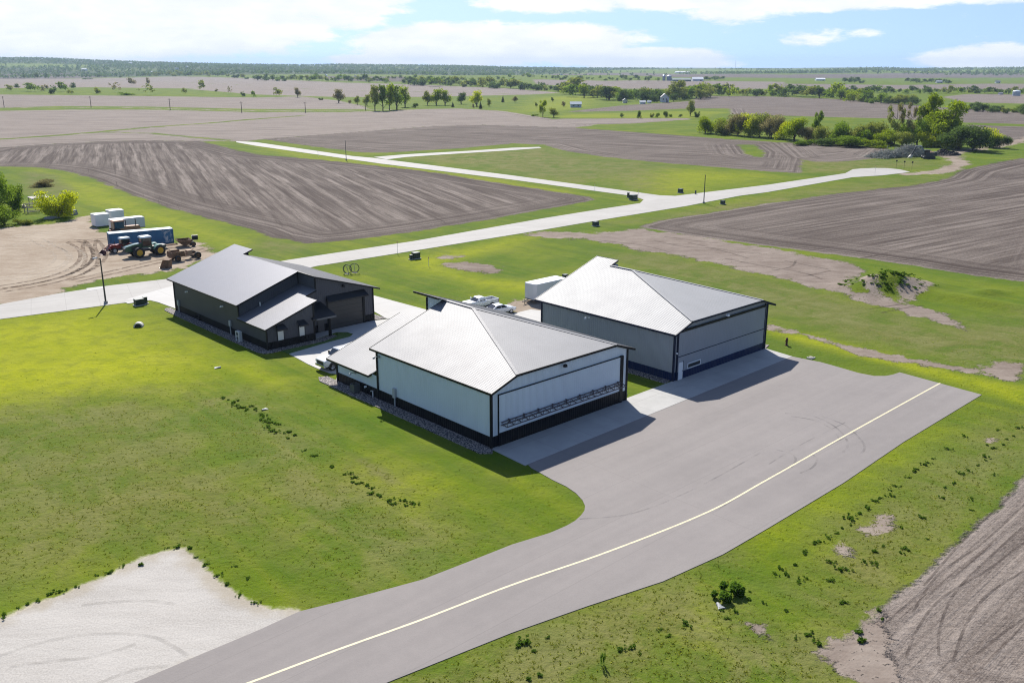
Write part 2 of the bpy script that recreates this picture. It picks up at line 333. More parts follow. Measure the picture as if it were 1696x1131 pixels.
DULL = [(1.0, 1.2, [(318, 648), (330, 646), (368, 672), (372, 686), (350, 676)]), (1.0, 1.2, [(462, 742), (490, 752), (530, 775), (524, 782), (490, 764)]), (1.0, 1.2, [(590, 862), (602, 868), (618, 884), (606, 884)]), (1.0, 1.2, [(595, 763), (625, 772), (660, 800), (650, 803), (615, 783)]),
        (1.0, 5, [(1000, 372), (1120, 360), (1272, 335), (1400, 318), (1500, 306), (1560, 297), (1400, 312), (1200, 342), (1060, 366)]), (1.0, 4, [(1180, 1000), (1280, 1040), (1380, 1080), (1400, 1150), (1280, 1150), (1150, 1100)]), (1.0, 12, [(690, 262), (850, 250), (900, 246), (1000, 270), (960, 300), (850, 285)]), (.8, 12, [(820, 290), (1000, 262), (1100, 275), (1060, 312), (1000, 300)]),
        (1.0, 6, [(1000, 420), (1100, 425), (1300, 470), (1450, 515), (1560, 545), (1696, 520), (1800, 520), (1800, 640), (1696, 620), (1560, 590), (1420, 560), (1290, 520), (1150, 470)]),
        (.85, 4, [(640, 1131), (848, 1050), (1000, 990), (1100, 962), (1200, 930), (1180, 1000), (1300, 1060), (1400, 1131), (1300, 1250), (600, 1250)]),
        (.7, 6, [(330, 640), (420, 660), (560, 770), (690, 840), (760, 900), (600, 960), (420, 800), (300, 700)]),
        (.6, 6, [(-150, 690), (250, 650), (330, 700), (500, 880), (300, 900), (200, 920), (-150, 1000)]),
        (.75, 4, [(1400, 870), (1560, 760), (1680, 690), (1750, 690), (1640, 850), (1500, 970), (1400, 1040), (1330, 1020)]),
        (1.0, 3, [(40, 285), (90, 290), (120, 320), (70, 330), (45, 320)]), (.8, 4, [(430, 395), (500, 410), (470, 420), (430, 412)]),
        (.9, 12, [(1330, 262), (1480, 258), (1560, 272), (1420, 284), (1330, 285)]), (.6, 8, [(1250, 330), (1440, 300), (1560, 292), (1590, 284), (1560, 300), (1400, 318)])]

def sdf(P, poly):
    """signed distance in metres, positive inside"""
    x, y = P[:, 0], P[:, 1]; n = len(poly); d = np.full(len(P), 1e9); ins = np.zeros(len(P), bool)
    for i in range(n):
        ax, ay = poly[i]; bx, by = poly[(i + 1) % n]; ex, ey = bx - ax, by - ay; L = ex * ex + ey * ey + 1e-9
        t = np.clip(((x - ax) * ex + (y - ay) * ey) / L, 0, 1); d = np.minimum(d, (x - ax - t * ex) ** 2 + (y - ay - t * ey) ** 2)
        c = (ay > y) != (by > y)
        with np.errstate(divide='ignore', invalid='ignore'): xi = (bx - ax) * (y - ay) / (by - ay) + ax
        ins ^= c & (x < xi)
    d = np.sqrt(d); return np.where(ins, d, -d)
def sdl(P, line, w):
    x, y = P[:, 0], P[:, 1]; d = np.full(len(P), 1e9)
    for i in range(len(line) - 1):
        ax, ay = line[i]; bx, by = line[i + 1]; ex, ey = bx - ax, by - ay; L = ex * ex + ey * ey + 1e-9
        t = np.clip(((x - ax) * ex + (y - ay) * ey) / L, 0, 1); d = np.minimum(d, (x - ax - t * ex) ** 2 + (y - ay - t * ey) ** 2)
    return w - np.sqrt(d)
def region(P, poly, m=40.0):
    lo, hi = poly.min(0) - m, poly.max(0) + m
    return np.nonzero((P[:, 0] > lo[0]) & (P[:, 0] < hi[0]) & (P[:, 1] > lo[1]) & (P[:, 1] < hi[1]))[0]

Z_FIELDS = [(n, l, R(a), s, gp(p)) for n, l, a, s, p in FIELDS]
Z_STRIPS = [(gp(p), w) for p, w in GRASS_STRIPS]; Z_PATCH = [gp(p) for p in PATCHES]
Z_DIRT = [(n, h, gp(p)) for n, h, p in DIRT]; Z_TRACKS = [(gp(p), w, h) for p, w, h in TRACKS]
Z_GRAVEL = [(n, gp(p)) for n, p in GRAVEL]
Z_BRIGHT = [(w, s, gp(p)) for w, s, p in BRIGHT]; Z_DULL = [(w, s, gp(p)) for w, s, p in DULL]
MOUNDS += [(HEAP.x, HEAP.y, 8.0, 5.0, 2.6, .3), (HEAP.x + 9, HEAP.y - 8, 9, 3, .8, -.7), (HEAP.x + 14, HEAP.y - 3, 4, 2, .6, .2)]

def wood_density(x, y):
    d = np.hypot(x, y); az_ = np.arctan2(x, y); left = np.clip((R(9) - az_) / R(14), 0, 1)
    den = np.sin(x / 420 + 1) * np.cos(y / 510) + .7 * np.sin((x + 2 * y) / 700) + .5 * np.sin(x / 190 - y / 260)
    return (den - .55 + 1.9 * left + .6 * (d > 6900)) * (d > 3600)
def zone_attrs(P):
    N = len(P); A = {k: np.zeros(N, np.float32) for k in ('soil', 'light', 'rowu', 'rowv', 'stripe', 'dirt', 'hue', 'gravel', 'bright', 'dull', 'far', 'wood')}
    A['soil'][:] = -20; A['dirt'][:] = -20; A['gravel'][:] = -20; fid = np.full(N, -1)
    for i, (n, l, a, s, poly) in enumerate(Z_FIELDS):
        k = region(P, poly, 25); d = sdf(P[k], poly); better = d > A['soil'][k]; kk = k[better]
        A['soil'][kk] = d[better]; A['light'][kk] = l; A['stripe'][kk] = s; fid[kk] = i
        A['rowu'][kk] = -P[kk, 0] * math.sin(a) + P[kk, 1] * math.cos(a); A['rowv'][kk] = P[kk, 0] * math.cos(a) + P[kk, 1] * math.sin(a)
    for line, w in Z_STRIPS:
        k = region(P, line, 30); A['soil'][k] = np.minimum(A['soil'][k], -sdl(P[k], line, w))
    for poly in Z_PATCH:
        k = region(P, poly, 30); A['soil'][k] = np.minimum(A['soil'][k], -sdf(P[k], poly))
    did = np.full(N, -1)
    for i, (n, h, poly) in enumerate(Z_DIRT):
        k = region(P, poly, 25); d = sdf(P[k], poly); better = d > A['dirt'][k]; kk = k[better]
        A['dirt'][kk] = d[better]; A['hue'][kk] = h; did[kk] = i
    for line, w, h in Z_TRACKS:
        k = region(P, line, 25); d = sdl(P[k], line, w); better = d > A['dirt'][k]; kk = k[better]; A['dirt'][kk] = d[better]; A['hue'][kk] = h; did[kk] = -1
    for n, poly in Z_GRAVEL:
        k = region(P, poly, 25); A['gravel'][k] = np.maximum(A['gravel'][k], sdf(P[k], poly))
    for key, zones in (('bright', Z_BRIGHT), ('dull', Z_DULL)):
        for w, s, poly in zones:
            k = region(P, poly, s * 3); d = sdf(P[k], poly); A[key][k] = np.maximum(A[key][k], w * sstep(d, -s, s))
    for k in ('soil', 'dirt', 'gravel'): A[k] = np.clip(A[k], -20, 20)
    A['far'] = np.clip((np.hypot(P[:, 0], P[:, 1]) - 60) / 1500, 0, 1).astype(np.float32)
    A['wood'] = np.clip(wood_density(P[:, 0], P[:, 1]) * 1.5 + .2, 0, 1).astype(np.float32)
    return A, fid, did

# ------------------------------------------------------------------ the ground's material
def ground_material():
    m_ = bpy.data.materials.new('ground_cover'); m_.use_nodes = True; t = NT(m_.node_tree); b = t.n['Principled BSDF']
    o = t.obj(); x, y, z = t.sep(o)
    A = {k: t.attr('z_' + k) for k in ('soil', 'light', 'rowu', 'rowv', 'stripe', 'dirt', 'hue', 'gravel', 'bright', 'dull', 'far', 'wood')}
    nf = t.noise(o, 2.6, 4, .62); nm = t.noise(o, .45, 4, .6); nl = t.noise(o, .055, 4, .6); nx = t.noise(o, 9.0, 2, .6)
    nh = t.noise(o, .008, 3, .55)
    # mowing / drill lines follow the hangars' long side
    a_ = t.m('ADD', t.m('MULTIPLY', x, U.x), t.m('MULTIPLY', y, U.y)); b_ = t.m('ADD', t.m('MULTIPLY', x, V.x), t.m('MULTIPLY', y, V.y))
    lines = t.noise(t.xyz(t.m('MULTIPLY', a_, .95), t.m('MULTIPLY', b_, .035)), 1.0, 3, .6)
    lines2 = t.noise(t.xyz(t.m('MULTIPLY', a_, .33), t.m('MULTIPLY', b_, .012), 4.0), 1.0, 2, .5)
    # grass
    g = t.mix(t.ss(nl, .36, .66), (.082, .142, .002), (.172, .210, .004))
    g = t.mix(t.m('MULTIPLY', t.ss(lines, .42, .64), .6), g, (.140, .172, .005))
    g = t.mix(t.m('MULTIPLY', t.ss(lines2, .48, .60), .42), g, (.055, .108, .003))
    g = t.mix(t.m('MULTIPLY', A['bright'], t.ss(t.m('ADD', nl, t.m('MULTIPLY', nm, .4)), .38, .72, .62, 1.0)), g, (.335, .350, .002))
    dull = t.m('MULTIPLY', A['dull'], t.ss(t.m('ADD', nl, t.m('MULTIPLY', nm, .5)), .42, .86))
    g = t.mix(dull, g, (.145, .142, .038))
    nd = t.noise(o, .17, 6, .72, .6)
    g = t.mix(t.m('MULTIPLY', t.ss(nd, .44, .60), t.m('ADD', .10, t.m('MULTIPLY', A['dull'], .62))), g, (.205, .185, .075))
    g = t.mix(t.m('MULTIPLY', t.ss(nd, .52, .38), t.m('ADD', .16, t.m('MULTIPLY', A['dull'], .40))), g, (.060, .118, .003))
    drymask = t.m('MULTIPLY', t.ss(t.m('ADD', t.m('MULTIPLY', nm, .7), t.m('MULTIPLY', nl, .5)), .58, .76), t.m('ADD', .13, t.m('MULTIPLY', A['dull'], .72)))
    g = t.mix(drymask, g, (.190, .165, .050))
    tuft = t.ss(nf, .50, .72); g = t.mix(t.m('MULTIPLY', tuft, t.m('ADD', .20, t.m('MULTIPLY', A['dull'], .30))), g, (.042, .078, .005))
    straw = t.m('MULTIPLY', t.ss(t.m('ADD', nx, t.m('MULTIPLY', lines, .7)), .90, 1.08), t.m('ADD', .12, t.m('MULTIPLY', A['dull'], .5)))
    g = t.mix(straw, g, (.27, .24, .10))
    g = t.mix(t.ss(nx, .52, .70, 0, .30), g, (.034, .070, .003)); g = t.mix(t.ss(nm, .42, .66, 0, .24), g, (.050, .098, .003))
    g = t.mix(t.ss(nh, .35, .65, 0, .3), g, (.075, .125, .018))
    g = t.mix(t.m('MULTIPLY', A['wood'], .85), g, (.028, .040, .016))
    # soil: plough streaks along the rows, headland streaks along the edges
    st = t.noise(t.xyz(t.m('MULTIPLY', A['rowu'], .80), t.m('MULTIPLY', A['rowv'], .022)), 1.0, 5, .68, .25)
    st2 = t.noise(t.xyz(t.m('MULTIPLY', A['rowu'], .16), t.m('MULTIPLY', A['rowv'], .010), 7.0), 1.0, 3, .6)
    hd = t.noise(t.xyz(t.m('MULTIPLY', A['soil'], .75), t.m('MULTIPLY', a_, .008), t.m('MULTIPLY', b_, .008)), 1.0, 4, .65)
    k = t.ss(A['soil'], 8, 18); streak = t.mixf(k, hd, st)
    warp = t.m('MULTIPLY', t.m('SUBTRACT', t.noise(o, .02, 3, .6), .5), 7.0)
    sw = t.m('SINE', t.m('MULTIPLY', t.m('ADD', A['rowu'], warp), 2 * math.pi / 6.5))
    sw = t.m('MULTIPLY', t.ss(t.m('ADD', sw, t.m('MULTIPLY', t.m('SUBTRACT', t.m('ADD', t.m('MULTIPLY', nm, .5), t.m('MULTIPLY', streak, .5)), .5), 2.4)), .30, 1.05), t.m('MULTIPLY', A['stripe'], t.ss(A['soil'], 6, 17)))
    lit = t.m('ADD', t.m('MULTIPLY', A['light'], .82), t.m('MULTIPLY', t.m('SUBTRACT', streak, .5), 1.9))
    lit = t.m('ADD', lit, t.m('MULTIPLY', t.m('SUBTRACT', st2, .5), .55)); lit = t.m('ADD', lit, t.m('MULTIPLY', sw, .27))
    lit = t.m('SUBTRACT', lit, t.m('MULTIPLY', t.ss(st, .40, .33), .38)); lit = t.m('ADD', lit, t.m('MULTIPLY', t.m('SUBTRACT', nx, .5), 1.2))
    lit = t.m('ADD', lit, t.m('MULTIPLY', t.m('SUBTRACT', nf, .5), .9)); lit = t.m('ADD', lit, t.m('MULTIPLY', t.m('SUBTRACT', nl, .5), .45))
    s = t.mix(t.ss(lit, -.2, 1.1), (.061, .047, .040), (.256, .218, .189))
    # bare dirt and gravel
    dn = t.m('ADD', t.m('MULTIPLY', nl, .5), t.m('MULTIPLY', nm, .35)); dn = t.m('ADD', dn, t.m('MULTIPLY', nf, .3))
    ruts = t.noise(t.xyz(t.m('MULTIPLY', x, .10), t.m('MULTIPLY', y, .45)), 1.0, 4, .62, 1.4)
    dn = t.m('ADD', dn, t.m('MULTIPLY', t.m('SUBTRACT', ruts, .5), .45))
    d = t.mix(A['hue'], t.mix(t.ss(dn, .3, .85), (.21, .158, .112), (.36, .305, .24)), t.mix(t.ss(dn, .3, .85), (.130, .100, .082), (.265, .222, .188)))
    gr = t.mix(t.ss(t.m('ADD', t.m('MULTIPLY', nx, .5), t.m('ADD', t.m('MULTIPLY', nl, .4), t.m('MULTIPLY', ruts, .3))), .35, .8), (.262, .242, .217), (.43, .408, .376))
    gr = t.mix(t.m('MULTIPLY', t.ss(t.m('ADD', t.m('MULTIPLY', A['gravel'], -.35), t.m('MULTIPLY', nm, 1.3)), .1, .75), .55), gr, (.27, .225, .15))
    # ragged borders
    amp = t.m('ADD', .9, t.m('MULTIPLY', A['far'], 10.0))
    rag = t.m('MULTIPLY', t.m('SUBTRACT', t.m('ADD', t.m('MULTIPLY', nm, .6), t.m('MULTIPLY', nf, .4)), .5), t.m('MULTIPLY', amp, 2.6))
    ragl = t.m('MULTIPLY', t.m('SUBTRACT', t.noise(o, .12, 3, .6), .5), t.m('MULTIPLY', amp, 2.2))
    wdt = t.m('ADD', .25, t.m('MULTIPLY', A['far'], 3.0))
    def mask(v, r_=1.0): return t.ss(t.m('DIVIDE', t.m('ADD', v, t.m('MULTIPLY', t.m('ADD', rag, ragl), r_)), wdt), -1, 1)
    ms = mask(A['soil'], .8); md = mask(A['dirt'], 1.9); mg = mask(A['gravel'], .75)
    weeds = t.m('MULTIPLY', t.ss(t.m('ADD', nf, t.m('MULTIPLY', nl, .5)), .88, 1.0), .8)
    md = t.m('MULTIPLY', md, t.m('SUBTRACT', 1.0, t.m('MULTIPLY', weeds, A['hue'])))
    c = t.mix(ms, g, s); c = t.mix(md, c, d); c = t.mix(mg, c, gr)
    t.put(b.inputs['Base Color'], c); b.inputs['Roughness'].default_value = .9; b.inputs['Specular IOR Level'].default_value = .04
    h = t.m('ADD', t.m('MULTIPLY', nf, .20), t.m('ADD', t.m('MULTIPLY', nm, .35), t.m('MULTIPLY', nx, .07)))
    h = t.m('ADD', h, t.m('MULTIPLY', t.m('MULTIPLY', st, ms), .35))
    h = t.m('MULTIPLY', h, t.m('SUBTRACT', 1.0, t.m('MULTIPLY', t.m('MAXIMUM', md, mg), .75)))
    t.put(b.inputs['Normal'], t.bump(h, .55))
    return m_
GROUND_MAT = ground_material()

# ------------------------------------------------------------------ the ground's mesh: rings round the camera's foot, finer where the picture looks
def build_ground():
    ys = np.concatenate([np.arange(1290, 240, -2.2), np.arange(240, 135, -1.0), np.arange(135, 113.5, -.6)])
    ds = CAM_H / np.tan(np.arctan((ys - H_PX / 2) / F_PX) + TILT)
    ds = np.concatenate([[1.5, 8, 16, 24, 29], ds[ds > 31], np.geomspace(ds[-1] * 1.006, 11500, 24)])
    ds = np.unique(np.round(ds, 3))
    azs = np.concatenate([np.arange(-180, -38, 4.0), np.arange(-38, 38.01, .12), np.arange(42, 180, 4.0)]); azs = np.radians(azs)
    D, Z = np.meshgrid(ds, azs, indexing='ij'); nr, nc = D.shape
    X = (D * np.sin(Z)).ravel(); Y = (D * np.cos(Z)).ravel(); H = ground_h(X, Y)
    P = np.stack([X, Y], 1); A, fid, did = zone_attrs(P)
    r, c = np.meshgrid(np.arange(nr - 1), np.arange(nc), indexing='ij'); c2 = (c + 1) % nc
    F = np.stack([r * nc + c, r * nc + c2, (r + 1) * nc + c2, (r + 1) * nc + c], -1).reshape(-1, 4)[:, ::-1]
    fs = A['soil'][F].mean(1); fd = A['dirt'][F].mean(1); fg = A['gravel'][F].mean(1)
    cls = np.zeros(len(F), int); names = {0: 'ground'}
    for i, zf in enumerate(Z_FIELDS):
        cls[(fs > 0) & (fid[F[:, 0]] == i)] = 1 + i; names[1 + i] = zf[0]
    for i, (n, h, p) in enumerate(Z_DIRT):
        if n: cls[(fd > 0) & (did[F[:, 0]] == i)] = 100 + i; names[100 + i] = n
    cls[fg > 0] = 200; names[200] = 'gravel_lot'
    for k, name in names.items():
        fk = F[cls == k]
        if len(fk) == 0: continue
        used, inv = np.unique(fk.ravel(), return_inverse=True)
        me = bpy.data.meshes.new(name); n, q = len(used), len(fk)
        me.vertices.add(n); me.loops.add(q * 4); me.polygons.add(q)
        me.vertices.foreach_set('co', np.stack([X[used], Y[used], H[used]], 1).astype(np.float32).ravel())
        me.loops.foreach_set('vertex_index', inv.astype(np.int32)); me.polygons.foreach_set('loop_start', np.arange(0, q * 4, 4, dtype=np.int32))
        me.polygons.foreach_set('use_smooth', np.ones(q, bool))
        me.update(calc_edges=True); me.validate()
        for an, av in A.items(): me.attributes.new('z_' + an, 'FLOAT', 'POINT').data.foreach_set('value', av[used].astype(np.float32))
        me.materials.append(GROUND_MAT)
        ob = bpy.data.objects.new(name, me); COL.objects.link(ob); ob['kind'] = 'structure'
build_ground()

# ------------------------------------------------------------------ paved sheets
def paved(name, col, col2, rough=.85, joints=None, stain=.35, scale=.12, streakdir=None, bump=.01, jf=.45):
    m_ = bpy.data.materials.new(name); m_.use_nodes = True; t = NT(m_.node_tree); b = t.n['Principled BSDF']
    o = t.obj(); x, y, z = t.sep(o)
    nl = t.noise(o, scale, 5, .62, .3); nm = t.noise(o, 1.1, 4, .6); nx = t.noise(o, 14.0, 2, .6)
    f = t.m('ADD', t.m('MULTIPLY', t.m('SUBTRACT', nl, .5), 1.6), t.m('MULTIPLY', t.m('SUBTRACT', nm, .5), .6))
    if streakdir is not None:
        c, s = math.cos(streakdir), math.sin(streakdir)
        al = t.m('ADD', t.m('MULTIPLY', x, c), t.m('MULTIPLY', y, s)); ac = t.m('SUBTRACT', t.m('MULTIPLY', y, c), t.m('MULTIPLY', x, s))
        f = t.m('ADD', f, t.m('MULTIPLY', t.m('SUBTRACT', t.noise(t.xyz(t.m('MULTIPLY', al, .03), t.m('MULTIPLY', ac, .55)), 1.0, 4, .6), .5), 1.3))
    base = t.mix(t.m('MULTIPLY', t.ss(f, -.55, .65), stain), col, col2)
    base = t.mix(t.m('MULTIPLY', t.ss(nx, .4, .65), .16), base, tuple(v * .6 for v in col))
    if joints:
        ang, sx, sy = joints; c, s = math.cos(ang), math.sin(ang)
        al = t.m('ADD', t.m('MULTIPLY', x, c), t.m('MULTIPLY', y, s)); ac = t.m('SUBTRACT', t.m('MULTIPLY', y, c), t.m('MULTIPLY', x, s))
        ja = t.m('ABSOLUTE', t.m('SUBTRACT', t.m('FRACT', t.m('DIVIDE', al, sx)), .5)); jb = t.m('ABSOLUTE', t.m('SUBTRACT', t.m('FRACT', t.m('DIVIDE', ac, sy)), .5))
        j = t.m('MAXIMUM', t.ss(ja, .5 - .05 / sx, .5 - .02 / sx), t.ss(jb, .5 - .05 / sy, .5 - .02 / sy))
        base = t.mix(t.m('MULTIPLY', j, jf), base, tuple(v * .45 for v in col))
        wn = t.new('ShaderNodeTexWhiteNoise', noise_dimensions='2D'); t.put(wn.inputs['Vector'], t.xyz(t.m('FLOOR', t.m('ADD', t.m('DIVIDE', al, sx), .0)), t.m('FLOOR', t.m('DIVIDE', ac, sy))))
        base = t.mix(t.m('MULTIPLY', wn.outputs['Value'], .36 * jf), base, tuple(v * .72 for v in col))
    t.put(b.inputs['Base Color'], base); b.inputs['Roughness'].default_value = rough; b.inputs['Specular IOR Level'].default_value = .25
    t.put(b.inputs['Normal'], t.bump(t.m('ADD', nx, t.m('MULTIPLY', nm, .4)), bump)); return m_
def sheet(name, outline, mat_, z1=.05, z0=-.08):
    o = MB().slab(outline, z0, z1).build(name, mat_); o['kind'] = 'structure'; return o
def pxs(pts, z=0): return [tuple(at(x, y, z)[:2]) for x, y in pts]
def smooth_line(pts, n=8):
    P = [Vector((*p, 0)) if len(p) == 2 else Vector(p) for p in pts]; out_ = []
    for i in range(len(P) - 1):
        p0, p1, p2, p3 = P[max(i - 1, 0)], P[i], P[i + 1], P[min(i + 2, len(P) - 1)]
        for k in range(n):
            u = k / n; out_.append(.5 * ((2 * p1) + (p2 - p0) * u + (2 * p0 - 5 * p1 + 4 * p2 - p3) * u * u + (3 * p1 - p0 - 3 * p2 + p3) * u ** 3))
    return out_ + [P[-1]]
def ribbon(name, line, w, z, mat_):
    L = [Vector((p[0], p[1], 0)) for p in line]; vs_, fs = [], []
    for i, p in enumerate(L):
        t = (L[min(i + 1, len(L) - 1)] - L[max(i - 1, 0)]).normalized(); nrm = Vector((-t.y, t.x, 0)) * (w / 2)
        for s in (1, -1): q = p + nrm * s; vs_.append((q.x, q.y, z))
    for i in range(len(L) - 1): fs.append((2 * i + 1, 2 * i + 3, 2 * i + 2, 2 * i))
    o = MB().mesh(vs_, fs).build(name, mat_); o['kind'] = 'structure'; return o
W_O = at(814, 743, 0); G_O = at(1114, 632, 0); D_O = at(444, 581, 0)        # near corners of the white, grey and dark hangars
def loc(o, a, b, z=0): return o + U * a + V * b + Vector((0, 0, z))
def l2(o, pts): return [tuple(loc(o, a, b)[:2]) for a, b in pts]
ASPHALT = paved('asphalt', (.232, .210, .198), (.158, .143, .137), .82, stain=.65, scale=.06, streakdir=UA, bump=.012, joints=(UA, 55.0, 4.1), jf=.22)
CONC = paved('road_concrete', (.37, .355, .332), (.28, .266, .245), .8, joints=(R(26.5), 4.5, 3.6), stain=.85, streakdir=R(26.5))
APRON = paved('apron_concrete', (.40, .395, .38), (.27, .265, .255), .75, joints=(UA, 4.6, 4.7), stain=.75, scale=.35)
YARD = paved('yard_concrete', (.44, .43, .41), (.34, .33, .315), .78, joints=(UA, 4.5, 4.5), stain=.6)
def rock_mat():
    m_ = bpy.data.materials.new('river_rock'); m_.use_nodes = True; t = NT(m_.node_tree); b = t.n['Principled BSDF']
    v = t.new('ShaderNodeTexVoronoi'); t.put(v.inputs['Vector'], t.obj()); v.inputs['Scale'].default_value = 7.0
    k = t.sep(v.outputs['Color'])[0]; c = t.mix(k, (.15, .135, .135), (.44, .385, .35)); c = t.mix(t.ss(v.outputs['Distance'], .35, .7), c, (.03, .028, .028))
    t.put(b.inputs['Base Color'], c); b.inputs['Roughness'].default_value = .85; t.put(b.inputs['Normal'], t.bump(t.m('SUBTRACT', 1.0, v.outputs['Distance']), .10)); return m_
rock_m = rock_mat()
edge = [(848, 902), (910, 883), (938, 871), (952, 863), (962, 854), (968, 846), (969, 838), (965, 829), (954, 817), (938, 806), (915, 795), (880, 775)]
asph = [(222, 1131), (330, 1085), (430, 1043), (495, 1013), (600, 987), (700, 960), (790, 925)] + edge
right = [(1308, 590), (1359, 600), (1384, 607), (1422, 618), (1448, 623), (1466, 623), (1478, 621), (1490, 617), (1626, 654), (1497, 732), (1397, 800), (1272, 875), (1198, 918), (1098, 963), (973, 1004), (848, 1048), (640, 1131), (480, 1190), (-60, 1400), (-300, 1400)]
aw = l2(W_O, [(.2, -4.2), (44.2, -3.6)])
sheet('asphalt_taxiway', pxs(asph) + aw + pxs(right), ASPHALT, .04)
sheet('concrete_apron', l2(W_O, [(-.35, -4.75), (44.4, -3.75), (45.0, .9), (27.2, .55), (26.5, .35), (18.6, .25), (.3, .1), (-.1, -.2)]), APRON, .055)
yl = smooth_line([at(x, y, 0)[:2] for x, y in [(250, 1190), (413, 1131), (560, 1076), (700, 1026), (848, 969), (1010, 913), (1173, 848), (1272, 794), (1412, 715), (1557, 635)]])
yel = mat('yellow_line_paint', (.60, .535, .33), .7, var=.8, vscale=3.0, col2=(.38, .345, .26))
ribbon('yellow_taxi_line', yl, .18, .046, yel)
# tyre scuffs on the asphalt
def scuff_mat():
    m_ = bpy.data.materials.new('tyre_scuff'); m_.use_nodes = True; t = NT(m_.node_tree); b = t.n['Principled BSDF']; b.inputs['Base Color'].default_value = (.10, .092, .092, 1); b.inputs['Roughness'].default_value = .8
    n = t.noise(t.obj(), .5, 4, .65); t.put(b.inputs['Alpha'], t.ss(n, .38, .75, 0, .38)); return m_
scuff = scuff_mat()
for pts, w in [([(1300, 685), (1340, 688), (1375, 702), (1398, 722), (1404, 738), (1396, 750)], .22), ([(1362, 690), (1400, 705), (1425, 728), (1432, 742), (1424, 755)], .22), ([(1310, 690), (1350, 697), (1378, 712), (1392, 730)], .18),
               ([(1285, 745), (1310, 752), (1318, 762), (1310, 775)], .2), ([(1345, 752), (1353, 762), (1345, 775), (1325, 784)], .2), ([(1272, 770), (1330, 735), (1400, 700)], .14), ([(1180, 850), (1260, 800), (1330, 760), (1420, 715)], .16),
               ([(960, 860), (1050, 850), (1150, 810), (1260, 750)], .18)]:
    ribbon('tyre_mark', smooth_line([at(x, y, 0)[:2] for x, y in pts]), w, .0445, scuff)
# concrete roads
lowr = [(-200, 556), (0, 529), (100, 516), (175, 506), (260, 495), (400, 470), (525, 441), (684, 416), (900, 381), (1000, 364), (1135, 342), (1223, 325), (1272, 318.5), (1412, 294), (1460, 291), (1495, 287), (1507, 285)]
upr = [(1490, 281), (1470, 279), (1447, 278.7), (1425, 279.6), (1412, 281), (1400, 287.5), (1272, 306.5), (1118, 325), (1093, 324), (1023, 314.6), (848, 291), (720, 274.8), (645, 265.5)]
sheet('concrete_road', pxs(lowr + upr + [(618, 262), (584, 259), (424, 236), (392, 234.2), (391, 236), (424, 242), (631, 271.5), (848, 298), (1000, 318.6), (1048, 325), (1066, 331), (1060, 337), (1000, 346), (900, 362), (684, 400), (477, 431), (400, 445), (290, 461), (180, 473.5), (100, 486), (0, 504.5), (-200, 529)]), CONC, .05)
sheet('concrete_lane', pxs([(619, 260.5), (674, 256), (780, 250.2), (848, 245.3), (893, 243.8), (897, 245.6), (848, 249.3), (740, 256), (674, 260.5), (640, 264.5)]), CONC, .053)
# yard and lanes between the hangars
Dl = lambda a, b: tuple(loc(D_O, a, b)[:2])
yard = [Dl(1.2, -2.9), Dl(7.5, -1.9), Dl(10.6, -1.7), Dl(11.6, -.9), Dl(11.5, .4), Dl(10.4, 1.3), Dl(9.2, 1.0), Dl(6.6, .3), Dl(6.6, 2.6), Dl(17.0, 2.7), Dl(20, 1.8)] + pxs([(640, 528), (619, 516)]) + [Dl(17.6, 26), Dl(17.6, 34)] + \
    pxs([(545, 466), (618, 489.5), (660, 501), (705, 513), (760, 527), (805, 533), (851, 519.5), (879, 513), (896, 515), (930, 521), (1000, 525)]) + l2(G_O, [(16, 20.6), (0, 20.6), (-.2, 20)]) + [tuple(loc(W_O, 21, 27)[:2]), tuple(loc(W_O, 18, 25.6)[:2]), tuple(loc(W_O, 0, 25.6)[:2])] + pxs([(558, 620), (547, 618.5), (529, 612), (510, 603.5)])
sheet('concrete_yard', yard, YARD, .052)
sheet('concrete_driveway', pxs([(207, 497.2), (240, 487), (300, 470), (320, 500), (292, 512), (262, 501), (248, 497.6)]), YARD, .054)
sheet('concrete_pad', pxs([(143, 478.2), (171, 474.6), (172, 478.6), (145, 482.6)]), YARD, .07)
sheet('concrete_pad', pxs([(206, 500.6), (240, 495.4), (248, 498), (212, 503.4)]), YARD, .07)
# rock beds along the walls
def bed(name, pts): return sheet(name, pts, rock_m, .085)
bed('rock_bed', l2(W_O, [(.0, -.2), (-.7, -.9), (-1.55, -.2), (-1.5, 12), (-1.5, 25.0), (-1.5, 26.6), (-.9, 27.8), (0, 27.4), (.0, 25.2)]))
bed('rock_bed', l2(G_O, [(-.02, .3), (-1.2, .2), (-1.3, 12), (-1.3, 20.4), (-.02, 20.4)]))
bed('rock_bed', l2(G_O, [(18.2, -.1), (19.6, .3), (19.5, 20), (18.2, 20)]))
bed('rock_bed', l2(W_O, [(18.5, .3), (19.9, .9), (19.9, 17.5), (18.5, 17.5)]))
bed('rock_bed', l2(D_O, [(-.02, .0), (6.6, -.02), (9.4, .6), (9.6, -.3), (7.0, -1.3), (0, -1.2), (-1.0, -.9), (-1.35, .2), (-1.3, 25.5), (-1.2, 27.4), (-.6, 28.3), (-.02, 28)]))
bed('rock_bed', l2(D_O, [(17.4, 2.9), (19.2, 2.4), (19.2, 7.5), (17.4, 7)]))
isl = sheet('lawn_strip', l2(D_O, [(1.0, -1.25), (7.0, -1.35), (9.7, -.35), (10.4, 1.1), (11.3, .4), (11.5, -.8), (10.6, -1.6), (7.5, -1.85), (1.2, -2.85)]), mat('clipped_lawn', (.062, .12, .008), .9, var=.6, vscale=3, col2=(.03, .07, .006), bump=.1, bscale=6), .07)

